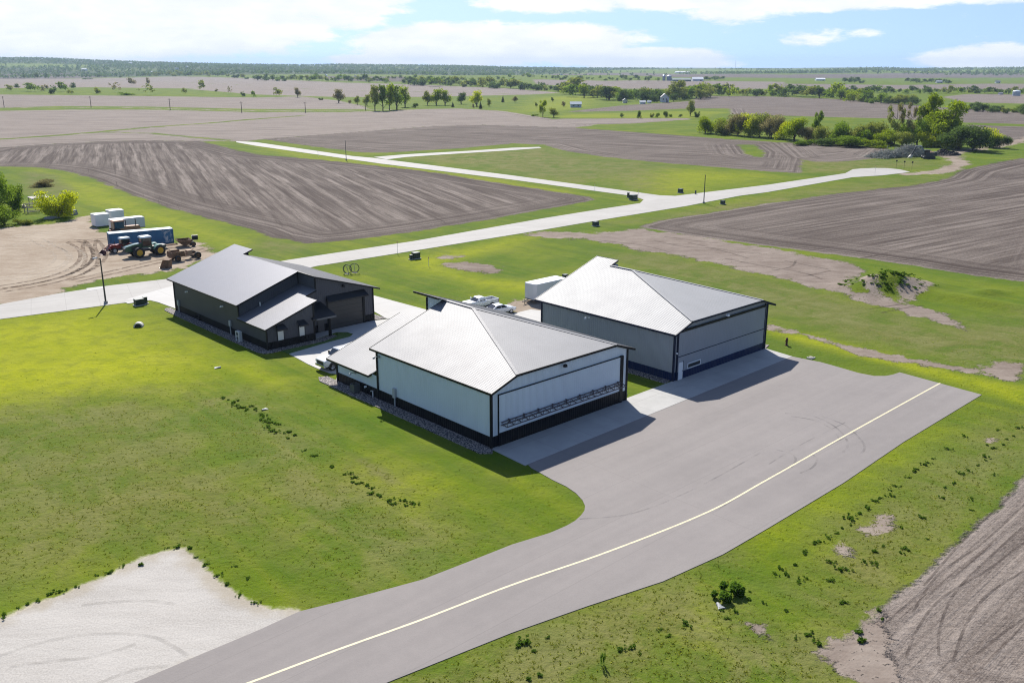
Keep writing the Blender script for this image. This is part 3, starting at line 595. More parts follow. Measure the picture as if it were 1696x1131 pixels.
# wheel ruts: worn tracks on the dirt yard, the gravel lot and the near field
def rut_mat(name, col, lo, hi, a):
    m_ = bpy.data.materials.new(name); m_.use_nodes = True; t = NT(m_.node_tree); b = t.n['Principled BSDF']; b.inputs['Base Color'].default_value = (*col, 1); b.inputs['Roughness'].default_value = .9; b.inputs['Specular IOR Level'].default_value = .05
    t.put(b.inputs['Alpha'], t.ss(t.noise(t.obj(), .9, 5, .7), lo, hi, 0, a)); return m_
RUT_D = rut_mat('yard_rut', (.15, .108, .078), .36, .66, .8); RUT_L = rut_mat('yard_rut_pale', (.42, .36, .29), .40, .62, .7); RUT_G = rut_mat('gravel_rut', (.22, .205, .185), .25, .75, .2); RUT_F = rut_mat('field_rut', (.055, .042, .038), .22, .70, .40)
def ruts(lines, w, m_, gap=0.0, z=.012):
    for pts in lines:
        L = smooth_line([at(x, y, 0)[:2] for x, y in pts], 6)
        if gap:
            for s in (-.5, .5):
                M = []
                for i, q in enumerate(L):
                    t = (L[min(i + 1, len(L) - 1)] - L[max(i - 1, 0)]).normalized(); M.append(q + Vector((-t.y, t.x, 0)) * gap * s)
                ribbon('wheel_rut', M, w, z, m_)
        else: ribbon('wheel_rut', L, w, z, m_)
ruts([[(0, 482), (60, 472), (110, 460), (150, 442), (165, 425), (160, 408), (150, 398)], [(0, 476), (70, 464), (120, 448), (142, 430), (140, 412), (120, 400)], [(183, 396), (160, 397.5), (140, 399), (118, 398.5)], [(150, 398), (147, 410), (152, 424), (148, 440), (125, 455)], [(345, 412), (300, 425), (250, 436), (200, 448), (120, 466)]], .75, RUT_D, 2.1)
ruts([[(20, 395), (50, 388), (90, 384), (130, 378)], [(0, 410), (60, 402), (110, 410), (130, 425), (110, 444), (60, 456), (0, 462)], [(60, 396), (100, 420), (90, 440), (40, 450)]], .6, RUT_L, 2.1, .014)
ruts([[(0, 1085), (60, 1066), (130, 1052), (200, 1049), (255, 1055), (290, 1072), (310, 1085)], [(15, 1104), (90, 1094), (150, 1088), (200, 1074), (225, 1066)], [(135, 1002), (190, 996), (250, 995), (290, 1000)], [(140, 1140), (220, 1110), (280, 1102)]], .30, RUT_G)
ruts([[(1577, 1100), (1598, 1038), (1630, 990), (1676, 957), (1760, 910)], [(1555, 1085), (1557, 1038), (1584, 978), (1648, 914), (1720, 850)], [(1512, 1013), (1555, 950), (1626, 900), (1696, 836), (1760, 780)], [(1616, 1084), (1669, 1042), (1720, 1010)], [(1530, 970), (1600, 890), (1680, 815)], [(1500, 1090), (1520, 1040), (1560, 990), (1640, 940), (1720, 880)]], .17, RUT_F)

ruts([[(1080, 398), (1130, 408), (1180, 412), (1240, 428)], [(1140, 402), (1200, 414), (1262, 420)], [(1280, 448), (1310, 442), (1318, 432)], [(1200, 428), (1260, 440), (1330, 452), (1380, 470)], [(990, 398), (1060, 406), (1110, 418)], [(1440, 512), (1480, 506), (1510, 500)], [(1460, 518), (1500, 510), (1530, 506)], [(1300, 432), (1340, 440), (1372, 446)], [(1100, 392), (1160, 400), (1200, 404)], [(1330, 458), (1360, 452), (1376, 448)]], .42, RUT_F)
# ------------------------------------------------------------------ hangars (local axes: a along the front, b to the back, z up)
BLACK = mat('black_trim', (.006, .007, .009), .5, spec=.2); NAVY = mat('navy_trim', (.003, .009, .034), .5, spec=.2)
WHITE_P = mat('white_paint', (.72, .73, .74), .4); GLASS = mat('dark_glass', (.015, .018, .022), .08, spec=.8); GALV = mat('galvanised_steel', (.24, .25, .26), .65, metal=.2)
PALEGLASS = mat('pale_blind_glass', (.55, .57, .55), .15, spec=.7); GREYBOX = mat('meter_grey', (.36, .38, .40), .5); LIGHTLENS = mat('lamp_lens', (.75, .77, .80), .25)
def two(name, col, **kw): return [panel(name + '_a', col, 0, **kw), panel(name + '_b', col, 1, **kw)]
WW = two('white_siding', (.64, .72, .785), spacing=.30, rough=.55, spec=.25, depth=.022, dirt=.10, line=.50)
WB = two('black_siding', (.0045, .005, .008), spacing=.30, rough=.5, spec=.15, depth=.022, dirt=.2)
GW = two('grey_siding', (.315, .335, .37), spacing=.30, rough=.55, spec=.2, depth=.02, dirt=.10, line=.55)
GN = two('navy_siding', (.006, .018, .068), spacing=.30, rough=.5, spec=.15, depth=.02, dirt=.15)
DW = two('charcoal_siding', (.078, .080, .092), spacing=.30, rough=.55, spec=.15, depth=.02, dirt=.10, line=.5)
DB = two('jet_siding', (.0045, .005, .007), spacing=.30, rough=.5, spec=.12, depth=.02, dirt=.2)
ROOF = dict(spacing=.34, dirt=.14, line=.85)
WR = two('galvalume_roof', (.235, .235, .242), rough=.66, metal=.28, spec=.25, depth=.02, **ROOF) + [panel('dim_reflection_roof', (.040, .041, .047), 1, spacing=.30, rough=.6, spec=.2, depth=.02)]  # last slot: far slope's dim grazing reflection painted in as a dark colour
GR = two('white_roof', (.30, .303, .31), rough=.68, metal=.13, spec=.22, depth=.02, **ROOF)
DR = two('graphite_roof', (.19, .19, .205), rough=.50, metal=.45, depth=.02, spacing=.30, dirt=.08, line=.35) + [panel('dim_reflection_roof', (.040, .041, .047), 1, spacing=.30, rough=.6, spec=.2, depth=.02)]  # last slot: same dim reflection put into the colour of the workshop's far slope
AX, BX = 0, 1       # material slots: ribs spaced along a / along b

def trim_edges(root, name, edges, m_, w=.07, h=.22, dz=-.09):
    t = MB()
    for p, q in edges:
        p, q = Vector(p), Vector(q); p.z += dz; q.z += dz; t.beam(p, q, w, h)
    return t.build(name, m_, root)
def wall_box(mb, a0, b0, a1, b1, z0, z1):
    """four upright faces of a plain rectangular storey"""
    mb.poly([(a0, b0, z0), (a1, b0, z0), (a1, b0, z1), (a0, b0, z1)], AX); mb.poly([(a1, b1, z0), (a0, b1, z0), (a0, b1, z1), (a1, b1, z1)], AX)
    mb.poly([(a0, b1, z0), (a0, b0, z0), (a0, b0, z1), (a0, b1, z1)], BX); mb.poly([(a1, b0, z0), (a1, b1, z0), (a1, b1, z1), (a1, b0, z1)], BX)
def roof_part(root, planes, mats, th=.10, name='roof'):
    """each plane is (points, slot): a sheet with thickness"""
    m_ = MB()
    for pts, mi in planes:
        n = len(pts); top = [Vector(p) for p in pts]; low = [p - Vector((0, 0, th)) for p in top]
        m_.mesh(top + low, [tuple(range(n)), tuple(range(2 * n - 1, n - 1, -1))] + [(i, n + i, n + (i + 1) % n, (i + 1) % n) for i in range(n)], mi)
    return m_.build(name, mats, root)
def wall_lamp(root, a, b, z, da, db, m_=None):
    mb = MB(); mb.box((a + da * .06, b + db * .06, z), (.16 + abs(da) * .02, .16, .2)); mb.beam((a + da * .1, b + db * .1, z + .05), (a + da * .7, b + db * .7, z + .10), .06); mb.box((a + da * .75, b + db * .75, z + .02), (.22, .22, .16), taper=.6)
    return mb.build('wall_lamp', m_ or GALV, root)

# --- white hangar with black base, jerkinhead roof, low annex behind
def white_hangar():
    r = empty('aircraft_hangar', W_O, UA, 'white hangar with black base and a steel truss across its closed front door', 'hangar')
    S = .349; zl = lambda a: 5.29 + S * (a + .1); zr = lambda a: 5.39 + S * (19.57 - a); RA = 9.75; RZ = zl(RA)
    wl = MB(); T = .06
    wl.poly([(0, 17.5, 0), (0, 0, 0), (0, 0, zl(0) - T), (0, 17.5, zl(0) - T)], BX)
    wl.poly([(0, 0, 0), (18.45, 0, 0), (18.45, 0, zr(18.45) - T), (16.68, 0, 6.34 - T), (3.04, 0, 6.34 - T), (0, 0, zl(0) - T)], AX)
    wl.poly([(18.45, 0, 0), (18.45, 21.6, 0), (18.45, 21.6, zr(18.45) - T), (18.45, 0, zr(18.45) - T)], BX)
    wl.poly([(0, 17.5, 0), (0, 17.5, zl(0) - T), (RA, 17.5, RZ - T), (RA, 17.5, 0)], AX)
    wl.poly([(RA, 17.5, 0), (RA, 21.6, 0), (RA, 21.6, RZ - T), (RA, 17.5, RZ - T)], BX)
    wl.poly([(RA, 21.6, 0), (18.45, 21.6, 0), (18.45, 21.6, zr(18.45) - T), (RA, 21.6, RZ - T)], AX)
    wl.poly([(0, 25.2, 0), (0, 17.5, 0), (0, 17.5, 2.5), (0, 25.2, 2.5)], BX)
    wl.poly([(0, 25.2, 0), (0, 25.2, 2.5), (9.2, 25.2, 5.52), (9.2, 25.2, 0)], AX); wl.poly([(9.2, 25.2, 0), (9.2, 25.2, 5.52), (9.2, 21.6, 5.52), (9.2, 21.6, 0)], BX)
    wl.build('wall', WW, r)
    b = MB(); P = .035
    b.poly([(-P, 25.2, 0), (-P, -P, 0), (-P, -P, 1.12), (-P, 25.2, 1.12)], BX); b.poly([(-P, -P, 0), (.82, -P, 0), (.82, -P, 1.12), (-P, -P, 1.12)], AX)
    b.poly([(17.75, -P, 0), (18.48, -P, 0), (18.48, -P, 1.12), (17.75, -P, 1.12)], AX); b.poly([(18.48, -P, 0), (18.48, 21.6, 0), (18.48, 21.6, 1.12), (18.48, -P, 1.12)], BX)
    b.poly([(-P, 25.23, 1.12), (9.2, 25.23, 1.12), (9.2, 25.23, 0), (-P, 25.23, 0)], AX)
    b.build('wainscot', WB, r)
    f = -.15; OH = 8.55
    A = [(-.1, f, zl(-.1)), (3.04, f, 6.38), (RA, 13.8, RZ), (RA, 18.7, RZ), (-.1, 18.7, zl(-.1))]
    B = [(3.04, f, 6.38), (16.68, f, 6.38), (RA, 13.8, RZ)]
    Cp = [(16.68, f, 6.38), (19.57, f, zr(19.57)), (19.57, 22.5, zr(19.57)), (OH, 22.5, zr(OH)), (OH, 18.0, zr(OH)), (RA, 18.0, RZ), (RA, 13.8, RZ)]
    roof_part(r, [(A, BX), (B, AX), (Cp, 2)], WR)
    roof_part(r, [([(-.45, 18.62, 2.43), (9.66, 18.72, 5.80), (9.66, 26.66, 5.80), (-.45, 26.66, 2.43)], BX)], WR, name='annex_roof')
    trim_edges(r, 'fascia_trim', [(A[0], A[4]), (A[0], A[1]), (B[0], B[1]), (Cp[0], Cp[1]), (Cp[1], Cp[2]), (Cp[2], Cp[3]), (Cp[3], Cp[4]), (A[3], A[4]), ((-.45, 18.62, 2.43), (-.45, 26.66, 2.43)), ((-.45, 26.66, 2.43), (9.66, 26.66, 5.8)), ((-.45, 18.62, 2.43), (0, 18.62, 2.58))], BLACK)
    for a, bb, z1 in ((-.02, -.02, 5.2), (18.47, -.02, 5.55), (-.02, 17.5, 5.2), (-.02, 25.2, 2.45), (RA - .02, 21.6, 8.5), (RA, 17.5, 8.4), (18.47, 21.6, 5.5)):
        ct = MB(); ct.b2((a - .1, bb - .1, .02), (a + .1, bb + .1, z1)); ct.build('corner_trim', BLACK, r)
    rc = MB(); rc.beam((3.04, f, 6.40), (RA, 13.8, RZ + .03), .32, .03); rc.beam((16.68, f, 6.40), (RA, 13.8, RZ + .03), .32, .03); rc.beam((RA, 13.8, RZ + .03), (RA, 18.2, RZ + .03), .32, .03); rc.build('ridge_cap', WR[0], r)
    # bifold door with its outside truss
    d = MB(); d.b2((.83, -.14, 1.32), (17.30, -.03, 4.93)); dd = d.build('hangar_door', WW, r)
    lower = MB(); lower.b2((.83, -.145, .05), (17.30, -.03, 1.32)); lower.build('door_base_panel', WB, dd)
    sm = MB(); sm.b2((17.30, -.20, .05), (17.76, -.02, 5.05)); sm.b2((.78, -.16, 4.93), (17.76, -.02, 5.0)); sm.b2((.77, -.16, .05), (.83, -.02, 4.97)); sm.build('door_frame', BLACK, dd)
    tr = MB(); zt, zb = 2.36, 2.12; o0, o1 = -.30, -1.05
    for y_, z_ in ((o0, zt), (o1, zb), (o0, zb - .05)): tr.beam((.95, y_, z_), (17.25, y_, z_), .075)
    N = 18
    for i in range(N + 1):
        x_ = .95 + 16.3 * i / N; tr.beam((x_, o0, zt), (x_, o1, zb), .045); tr.beam((x_, o0, zb), (x_, o1, zb), .035)
        if i < N: tr.beam((x_, o1, zb), (x_ + 16.3 / N, o0, zt), .04)
    for i in range(9):
        x_ = 1.9 + 15.0 * i / 8; tr.beam((x_, -.16, zt + .08), (x_, o0 - .25, zt + .08), .08); tr.beam((x_, o0, zt + .08), (x_, o0, zb - .1), .08)
    tr.build('door_truss', mat('truss_steel', (.075, .06, .068), .6), dd)
    fl = MB(); fl.box((9.1, -.32, 5.92), (.34, .3, .26), taper=.8); fl.build('wall_lamp', BLACK, r)
    wall_lamp(r, 0, 17.0, 4.75, -1, 0); wall_lamp(r, 0, 21.6, 1.9, -1, 0, GREYBOX)
    mbx = MB(); mbx.b2((-.24, 14.35, 1.0), (-.04, 14.75, 2.0)); mbx.beam((-.14, 14.5, 0), (-.14, 14.5, 1.0), .1); mbx.build('electric_meter', GREYBOX, r)
    pv = MB(); pv.tube([(-.12, 18.4, .05), (-.12, 18.4, .75), (-.35, 18.4, .78)], .06); pv.build('vent_pipe', WHITE_P, r); pv = MB(); pv.tube([(-.1, 19.6, .9), (-.3, 19.6, .9)], .12); pv.build('vent_pipe', WHITE_P, r)
    return r
white_hangar()

# --- grey hangar with navy base
def grey_hangar():
    r = empty('aircraft_hangar', G_O, UA, 'grey hangar with navy base and bright white roof beside the apron', 'hangar')
    S = .343; zl = lambda a: 5.42 + S * (a + .35); zr = lambda a: 5.44 + S * (19.3 - a); RA = 9.5; RZ = zl(RA); T = .06; WA = 17.95
    wl = MB()
    wl.poly([(0, 20.35, 0), (0, 0, 0), (0, 0, zl(0) - T), (0, 20.35, zl(0) - T)], BX)
    wl.poly([(0, 0, 0), (WA, 0, 0), (WA, 0, zr(WA) - T), (16.41, 0, 6.4 - T), (2.57, 0, 6.4 - T), (0, 0, zl(0) - T)], AX)
    wl.poly([(WA, 0, 0), (WA, 17.0, 0), (WA, 17.0, zr(WA) - T), (WA, 0, zr(WA) - T)], BX)
    wl.poly([(0, 20.35, 0), (0, 20.35, zl(0) - T), (10.2, 20.35, zl(10.2) - T), (10.2, 20.35, 0)], AX)
    wl.poly([(10.2, 20.35, 0), (10.2, 20.35, zl(10.2) - T), (10.2, 17.0, zl(10.2) - T), (10.2, 17.0, 0)], BX)
    wl.poly([(RA, 17.0, 0), (RA, 17.0, RZ - T), (WA, 17.0, zr(WA) - T), (WA, 17.0, 0)], AX)
    wl.build('wall', GW, r)
    b = MB(); P = .035; zb = .98
    b.poly([(-P, 20.35, 0), (-P, -P, 0), (-P, -P, zb), (-P, 20.35, zb)], BX); b.poly([(-P, -P, 0), (.52, -P, 0), (.52, -P, zb), (-P, -P, zb)], AX); b.poly([(17.5, -P, 0), (WA + P, -P, 0), (WA + P, -P, zb), (17.5, -P, zb)], AX)
    b.poly([(WA + P, -P, 0), (WA + P, 17, 0), (WA + P, 17, zb), (WA + P, -P, zb)], BX); b.build('wainscot', GN, r)
    f = -.35
    A = [(-.35, f, zl(-.35)), (2.57, f, 6.42), (RA, 14.1, RZ), (RA, 17.7, RZ), (11.0, 17.7, zl(11.0)), (11.0, 21.3, zl(11.0)), (-.35, 21.3, zl(-.35))]
    B = [(2.57, f, 6.42), (16.41, f, 6.42), (RA, 14.1, RZ)]
    Cp = [(16.41, f, 6.42), (19.3, f, zr(19.3)), (19.3, 17.7, zr(19.3)), (RA, 17.7, RZ), (RA, 14.1, RZ)]
    roof_part(r, [(A, BX), (B, AX), (Cp, BX)], GR)
    trim_edges(r, 'fascia_trim', [(A[0], A[6]), (A[0], A[1]), (B[0], B[1]), (Cp[0], Cp[1]), (Cp[1], Cp[2]), (Cp[2], Cp[3]), (A[3], A[4]), (A[4], A[5]), (A[5], A[6])], NAVY)
    rc = MB()
    for p, q in (((2.57, f, 6.45), (RA, 14.1, RZ + .04)), ((16.41, f, 6.45), (RA, 14.1, RZ + .04)), ((RA, 14.1, RZ + .04), (RA, 17.7, RZ + .04))): rc.beam(p, q, .34, .04)
    rc.build('ridge_cap', GR[0], r)
    for a, bb, z1 in ((-.02, -.02, 5.35), (.5, -.05, 5.6), (17.48, -.05, 5.75), (WA + .02, -.02, 5.75), (-.02, 20.35, 5.35), (WA + .02, 17, 5.7)):
        ct = MB(); ct.b2((a - .09, bb - .1, .02), (a + .09, bb + .1, z1)); ct.build('corner_trim', NAVY, r)
    d = MB(); d.b2((.60, -.13, .92), (17.40, -.03, 5.42)); dd = d.build('hangar_door', GW, r)
    lo = MB(); lo.b2((.60, -.135, .04), (17.40, -.03, .92)); lo.build('door_base_panel', GN, dd)
    sm = MB(); sm.b2((.60, -.155, 2.64), (17.40, -.12, 2.72)); sm.build('door_seam', NAVY, dd)
    gap = MB(); gap.b2((.60, -.20, 5.42), (17.40, -.03, 5.66)); gap.build('door_header', BLACK, dd)
    md = MB(); md.b2((.72, -.20, .06), (1.46, -.12, 2.0)); m2 = md.build('entry_door', WHITE_P, dd)
    kn = MB(); kn.cyl((1.36, -.24, 1.0), (0, 1, 0), .05, .1); kn.build('door_handle', GALV, m2); 
    df = MB(); df.b2((1.46, -.19, .06), (1.56, -.12, 2.08)); df.build('door_frame', NAVY, m2)
    wf = MB(); a0, a1, z0, z1 = 2.32, 4.72, 1.0, 1.60
    for q in (((a0, -.2, z0), (a1, -.12, z0 + .08)), ((a0, -.2, z1 - .08), (a1, -.12, z1)), ((a0, -.2, z0 + .08), (a0 + .08, -.12, z1 - .08)), ((a1 - .08, -.2, z0 + .08), (a1, -.12, z1 - .08))): wf.b2(*q)
    w = wf.build('window_frame', WHITE_P, dd); pn = MB(); pn.b2((a0 + .08, -.17, z0 + .08), (a1 - .08, -.12, z1 - .08)); pn.build('window_pane', GLASS, w)
    wall_lamp(r, 0, 12.4, 4.85, -1, 0, LIGHTLENS); fl = MB(); fl.box((9.0, -.5, 5.98), (.36, .3, .24), taper=.7); fl.build('wall_lamp', LIGHTLENS, r)
    s = MB(); s.cyl((.27, -.16, 3.2), (0, 1, 0), .1, .2); s.build('door_sensor', WHITE_P, r)
    return r
grey_hangar()

# --- charcoal workshop with porch, window hoods and a low front annex
def awning(root, a0, a1, b, ztop, zlow, out_, name='awning', hip=.12):
    m_ = MB(); T = .07
    top = [(a0 + hip * .3, b - .02, ztop), (a1 - hip, b - .02, ztop), (a1 + hip, b - out_, zlow), (a0 - hip * .2, b - out_, zlow)]
    low = [(p[0], p[1], p[2] - .16) for p in top]
    m_.mesh(top + low, [(0, 1, 2, 3), (7, 6, 5, 4), (0, 4, 5, 1), (1, 5, 6, 2), (2, 6, 7, 3), (3, 7, 4, 0)])
    return m_.build(name, mat('jet_awning', (.008, .009, .012), .4, spec=.3), root)
def dark_workshop():
    r = empty('workshop_building', D_O, UA, 'charcoal metal workshop with jet black base, porch and graphite roof', 'workshop')
    S = .338; zl = lambda a: 4.46 + S * (a + .35); RA = 8.67; RZ = zl(RA); zr = lambda a: RZ - .317 * (a - RA); za = lambda a: 2.74 + .333 * (a + .35); T = .06; WA = 17.35; AB = 7.0; CB = 2.8; EB = 26.1
    wl = MB()
    wl.poly([(0, EB, 0), (0, AB, 0), (0, AB, zl(0) - T), (0, EB, zl(0) - T)], BX)
    wl.poly([(0, AB, 0), (RA, AB, 0), (RA, AB, RZ - T), (0, AB, zl(0) - T)], AX)
    wl.poly([(RA, AB, 3), (RA, CB, 3), (RA, CB, RZ - T), (RA, AB, RZ - T)], BX)
    wl.poly([(6.5, CB, 0), (WA, CB, 0), (WA, CB, zr(WA) - T), (RA, CB, RZ - T), (RA, CB, za(RA) - T), (6.5, CB, za(6.5) - T)], AX)
    wl.poly([(WA, CB, 0), (WA, 22, 0), (WA, 22, zr(WA) - T), (WA, CB, zr(WA) - T)], BX)
    wl.poly([(0, EB, 0), (0, EB, zl(0) - T), (RA + .9, EB, zl(RA + .9) - T), (RA + .9, EB, 0)], AX); wl.poly([(RA + .9, EB, 0), (RA + .9, EB, zl(RA + .9) - T), (RA + .9, 22, zl(RA + .9) - T), (RA + .9, 22, 0)], BX); wl.poly([(RA, 22, 0), (RA, 22, RZ - T), (WA, 22, zr(WA) - T), (WA, 22, 0)], AX)
    wl.poly([(0, AB, 0), (0, 0, 0), (0, 0, za(0) - T), (0, AB, za(0) - T)], BX); wl.poly([(0, 0, 0), (6.5, 0, 0), (6.5, 0, za(6.5) - T), (0, 0, za(0) - T)], AX); wl.poly([(6.5, 0, 0), (6.5, CB, 0), (6.5, CB, za(6.5) - T), (6.5, 0, za(6.5) - T)], BX)
    wl.build('wall', DW, r)
    b = MB(); P = .035; zb = 1.0
    b.poly([(-P, EB, 0), (-P, -P, 0), (-P, -P, zb), (-P, EB, zb)], BX); b.poly([(-P, -P, 0), (6.5 + P, -P, 0), (6.5 + P, -P, zb), (-P, -P, zb)], AX); b.poly([(6.5 + P, -P, 0), (6.5 + P, CB, 0), (6.5 + P, CB, zb), (6.5 + P, -P, zb)], BX)
    b.poly([(6.5 + P, CB - P, 0), (10.3, CB - P, 0), (10.3, CB - P, zb), (6.5 + P, CB - P, zb)], AX); b.poly([(15.75, CB - P, 0), (WA + P, CB - P, 0), (WA + P, CB - P, zb), (15.75, CB - P, zb)], AX); b.poly([(WA + P, CB - P, 0), (WA + P, 22, 0), (WA + P, 22, zb), (WA + P, CB - P, zb)], BX)
    b.build('wainscot', DB, r)
    fA, fC, RX = AB - .3, CB - .45, 10.2
    A = [(-.35, fA, zl(-.35)), (RA, fA, RZ), (RA, 22, RZ), (RX, 22, zl(RX)), (RX, 27.45, zl(RX)), (-.35, 27.45, zl(-.35))]
    Cp = [(RA, fC, RZ), (18.25, fC, zr(18.25)), (18.25, 22.6, zr(18.25)), (RA, 22.6, RZ)]
    Cp = [(RA - .25, fC, RZ + .0), (18.25, fC, zr(18.25)), (18.25, 22.3, zr(18.25)), (RA, 22.3, RZ), (RA, fA, RZ), (RA - .25, fA, RZ)]
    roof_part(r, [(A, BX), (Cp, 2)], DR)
    N = [(-.35, -.3, za(-.35)), (6.95, -.3, za(6.95)), (6.95, CB - .3, za(6.95)), (RA - .02, CB - .3, za(RA - .02)), (RA - .02, AB - .02, za(RA - .02)), (-.35, AB - .02, za(-.35))]
    roof_part(r, [(N, BX)], DR, name='annex_roof')
    trim_edges(r, 'fascia_trim', [(A[0], A[5]), (A[0], A[1]), (A[3], A[4]), (A[4], A[5]), (A[2], A[3]), (Cp[0], Cp[1]), (Cp[1], Cp[2]), (Cp[2], Cp[3]), (Cp[0], Cp[5]), (N[0], N[5]), (N[0], N[1]), (N[1], N[2]), (N[2], N[3])], BLACK, w=.06, h=.18, dz=-.1)
    for a, bb, z0, z1 in ((-.02, 0, 0, za(0) - .15), (0, AB, 2.9, zl(0) - .15), (6.52, -.02, 0, za(6.5) - .2), (RA, CB - .02, za(RA) + .05, RZ - .2), (RA - .02, AB, za(RA), RZ - .2), (WA + .02, CB - .02, 0, zr(WA) - .2), (-.02, EB, 0, zl(0) - .2)):
        ct = MB(); ct.b2((a - .08, bb - .08, z0 + .02), (a + .08, bb + .08, z1)); ct.build('corner_trim', BLACK, r)
    d = MB(); d.b2((10.35, CB - .09, .04), (15.70, CB - .02, 4.05)); dd = d.build('overhead_door', mat('door_black', (.020, .021, .024), .45), r)
    dl = MB()
    for i in range(1, 7): dl.b2((10.35, CB - .105, .04 + i * .573 - .012), (15.70, CB - .085, .04 + i * .573 + .012))
    dl.build('door_seam', BLACK, dd); fr = MB(); fr.b2((15.62, CB - .2, .04), (15.92, CB - .02, 4.3)); fr.build('door_jamb', BLACK, dd); fr = MB(); fr.b2((10.15, CB - .12, .04), (10.35, CB - .02, 4.3)); fr.build('door_jamb', BLACK, dd)
    awning(r, 10.1, 16.1, CB, 4.62, 3.95, .75, 'door_hood')
    pd = MB(); pd.b2((8.7, CB - .08, .04), (9.62, CB - .02, 2.1)); pd.build('entry_door', mat('entry_door_grey', (.05, .05, .055), .5), r)
    for a0, a1 in ((1.42, 2.18), (4.38, 5.08)):
        w = MB(); w.b2((a0 - .1, -.07, .88), (a1 + .1, -.02, 2.42)); wf = w.build('window', BLACK, r); pnl = MB(); pnl.b2((a0, -.10, 1.02), (a1, -.06, 2.3)); pnl.build('window_pane', PALEGLASS, wf)
        awning(r, a0 - .25, a1 + .2, 0, 3.0, 2.48, .7, 'window_hood')
    # porch roof in the corner, carried by one post
    m_ = MB(); top = [(6.6, CB - .02, 4.05), (9.3, CB - .02, 4.05), (9.5, -.5, 2.86), (6.15, -.5, 2.86)]; low = [(p[0], p[1], p[2] - .2) for p in top]
    m_.mesh(top + low, [(0, 1, 2, 3), (7, 6, 5, 4), (0, 4, 5, 1), (1, 5, 6, 2), (2, 6, 7, 3), (3, 7, 4, 0)]); pr = m_.build('porch_roof', mat('jet_awning', (.008, .009, .012), .4), r)
    pf = MB(); pf.b2((6.62, -.53, 2.62), (9.5, -.45, 2.84)); pf.build('porch_fascia', mat('porch_fascia_grey', (.09, .095, .105), .5), pr)
    po = MB(); po.b2((8.83, .17, .9), (9.03, .37, 2.84)); po.b2((8.78, .12, .05), (9.08, .42, .95)); po.build('porch_post', DB[0], pr)
    for bb, z in ((21.6, 3.55), (11.2, 3.45)): wall_lamp(r, 0, bb, z, -.4, 0, LIGHTLENS)
    v = MB(); v.tube([(2.9, AB - .25, za(2.9)), (2.9, AB - .25, za(2.9) + .5)], .07); v.build('vent_pipe', WHITE_P, r)
    fl = MB(); fl.box((12.7, CB - .2, 5.6), (.3, .3, .3), taper=.7); fl.build('wall_lamp', BLACK, r)
    for bb, z0, z1 in ((24.8, 1.0, 1.75), (9.3, 1.25, 1.95)):
        mb = MB(); mb.b2((-.26, bb - .2, z0), (-.05, bb + .2, z1)); mb.beam((-.15, bb, 0), (-.15, bb, z0), .1); mb.build('electric_meter', GREYBOX, r)
    hr = MB(); hr.tube([Vector((-.2, 18.6 + .32 * math.cos(i * .45), .65 + .32 * math.sin(i * .45))) for i in range(15)], .06); hr.b2((-.25, 18.4, .3), (-.05, 18.8, .5)); hr.build('hose_reel', BLACK, r)
    return r
dark_workshop()
hp = empty('heat_pump', loc(D_O, -.75, 5.9, .085), UA, 'pale grey heat pump unit on the rock bed beside the charcoal workshop', 'heat pump')
m_ = MB(); m_.b2((-.2, -.5, .12), (.2, .5, 1.3)); m_.b2((-.25, -.45, 0), (.25, -.3, .12)); m_.b2((-.25, .3, 0), (.25, .45, .12)); m_.build('casing', mat('heat_pump_white', (.50, .51, .52), .5), hp)
m_ = MB()
for z_ in (.42, .98): m_.cyl((-.21, 0, z_), (1, 0, 0), .24, .03, 20)
m_.build('fan_grille', mat('grille_dark', (.05, .05, .055), .6), hp)
ac = empty('heat_pump', loc(W_O, -.7, 20.8, .085), UA, 'dark air conditioner unit on the rock bed beside the white hangar', 'heat pump')
m_ = MB(); m_.b2((-.38, -.38, .08), (.38, .38, .95)); m_.build('casing', mat('ac_dark', (.07, .075, .08), .5), ac); m_ = MB(); m_.cyl((0, 0, .97), (0, 0, 1), .3, .05, 20); m_.build('fan_grille', BLACK, ac)
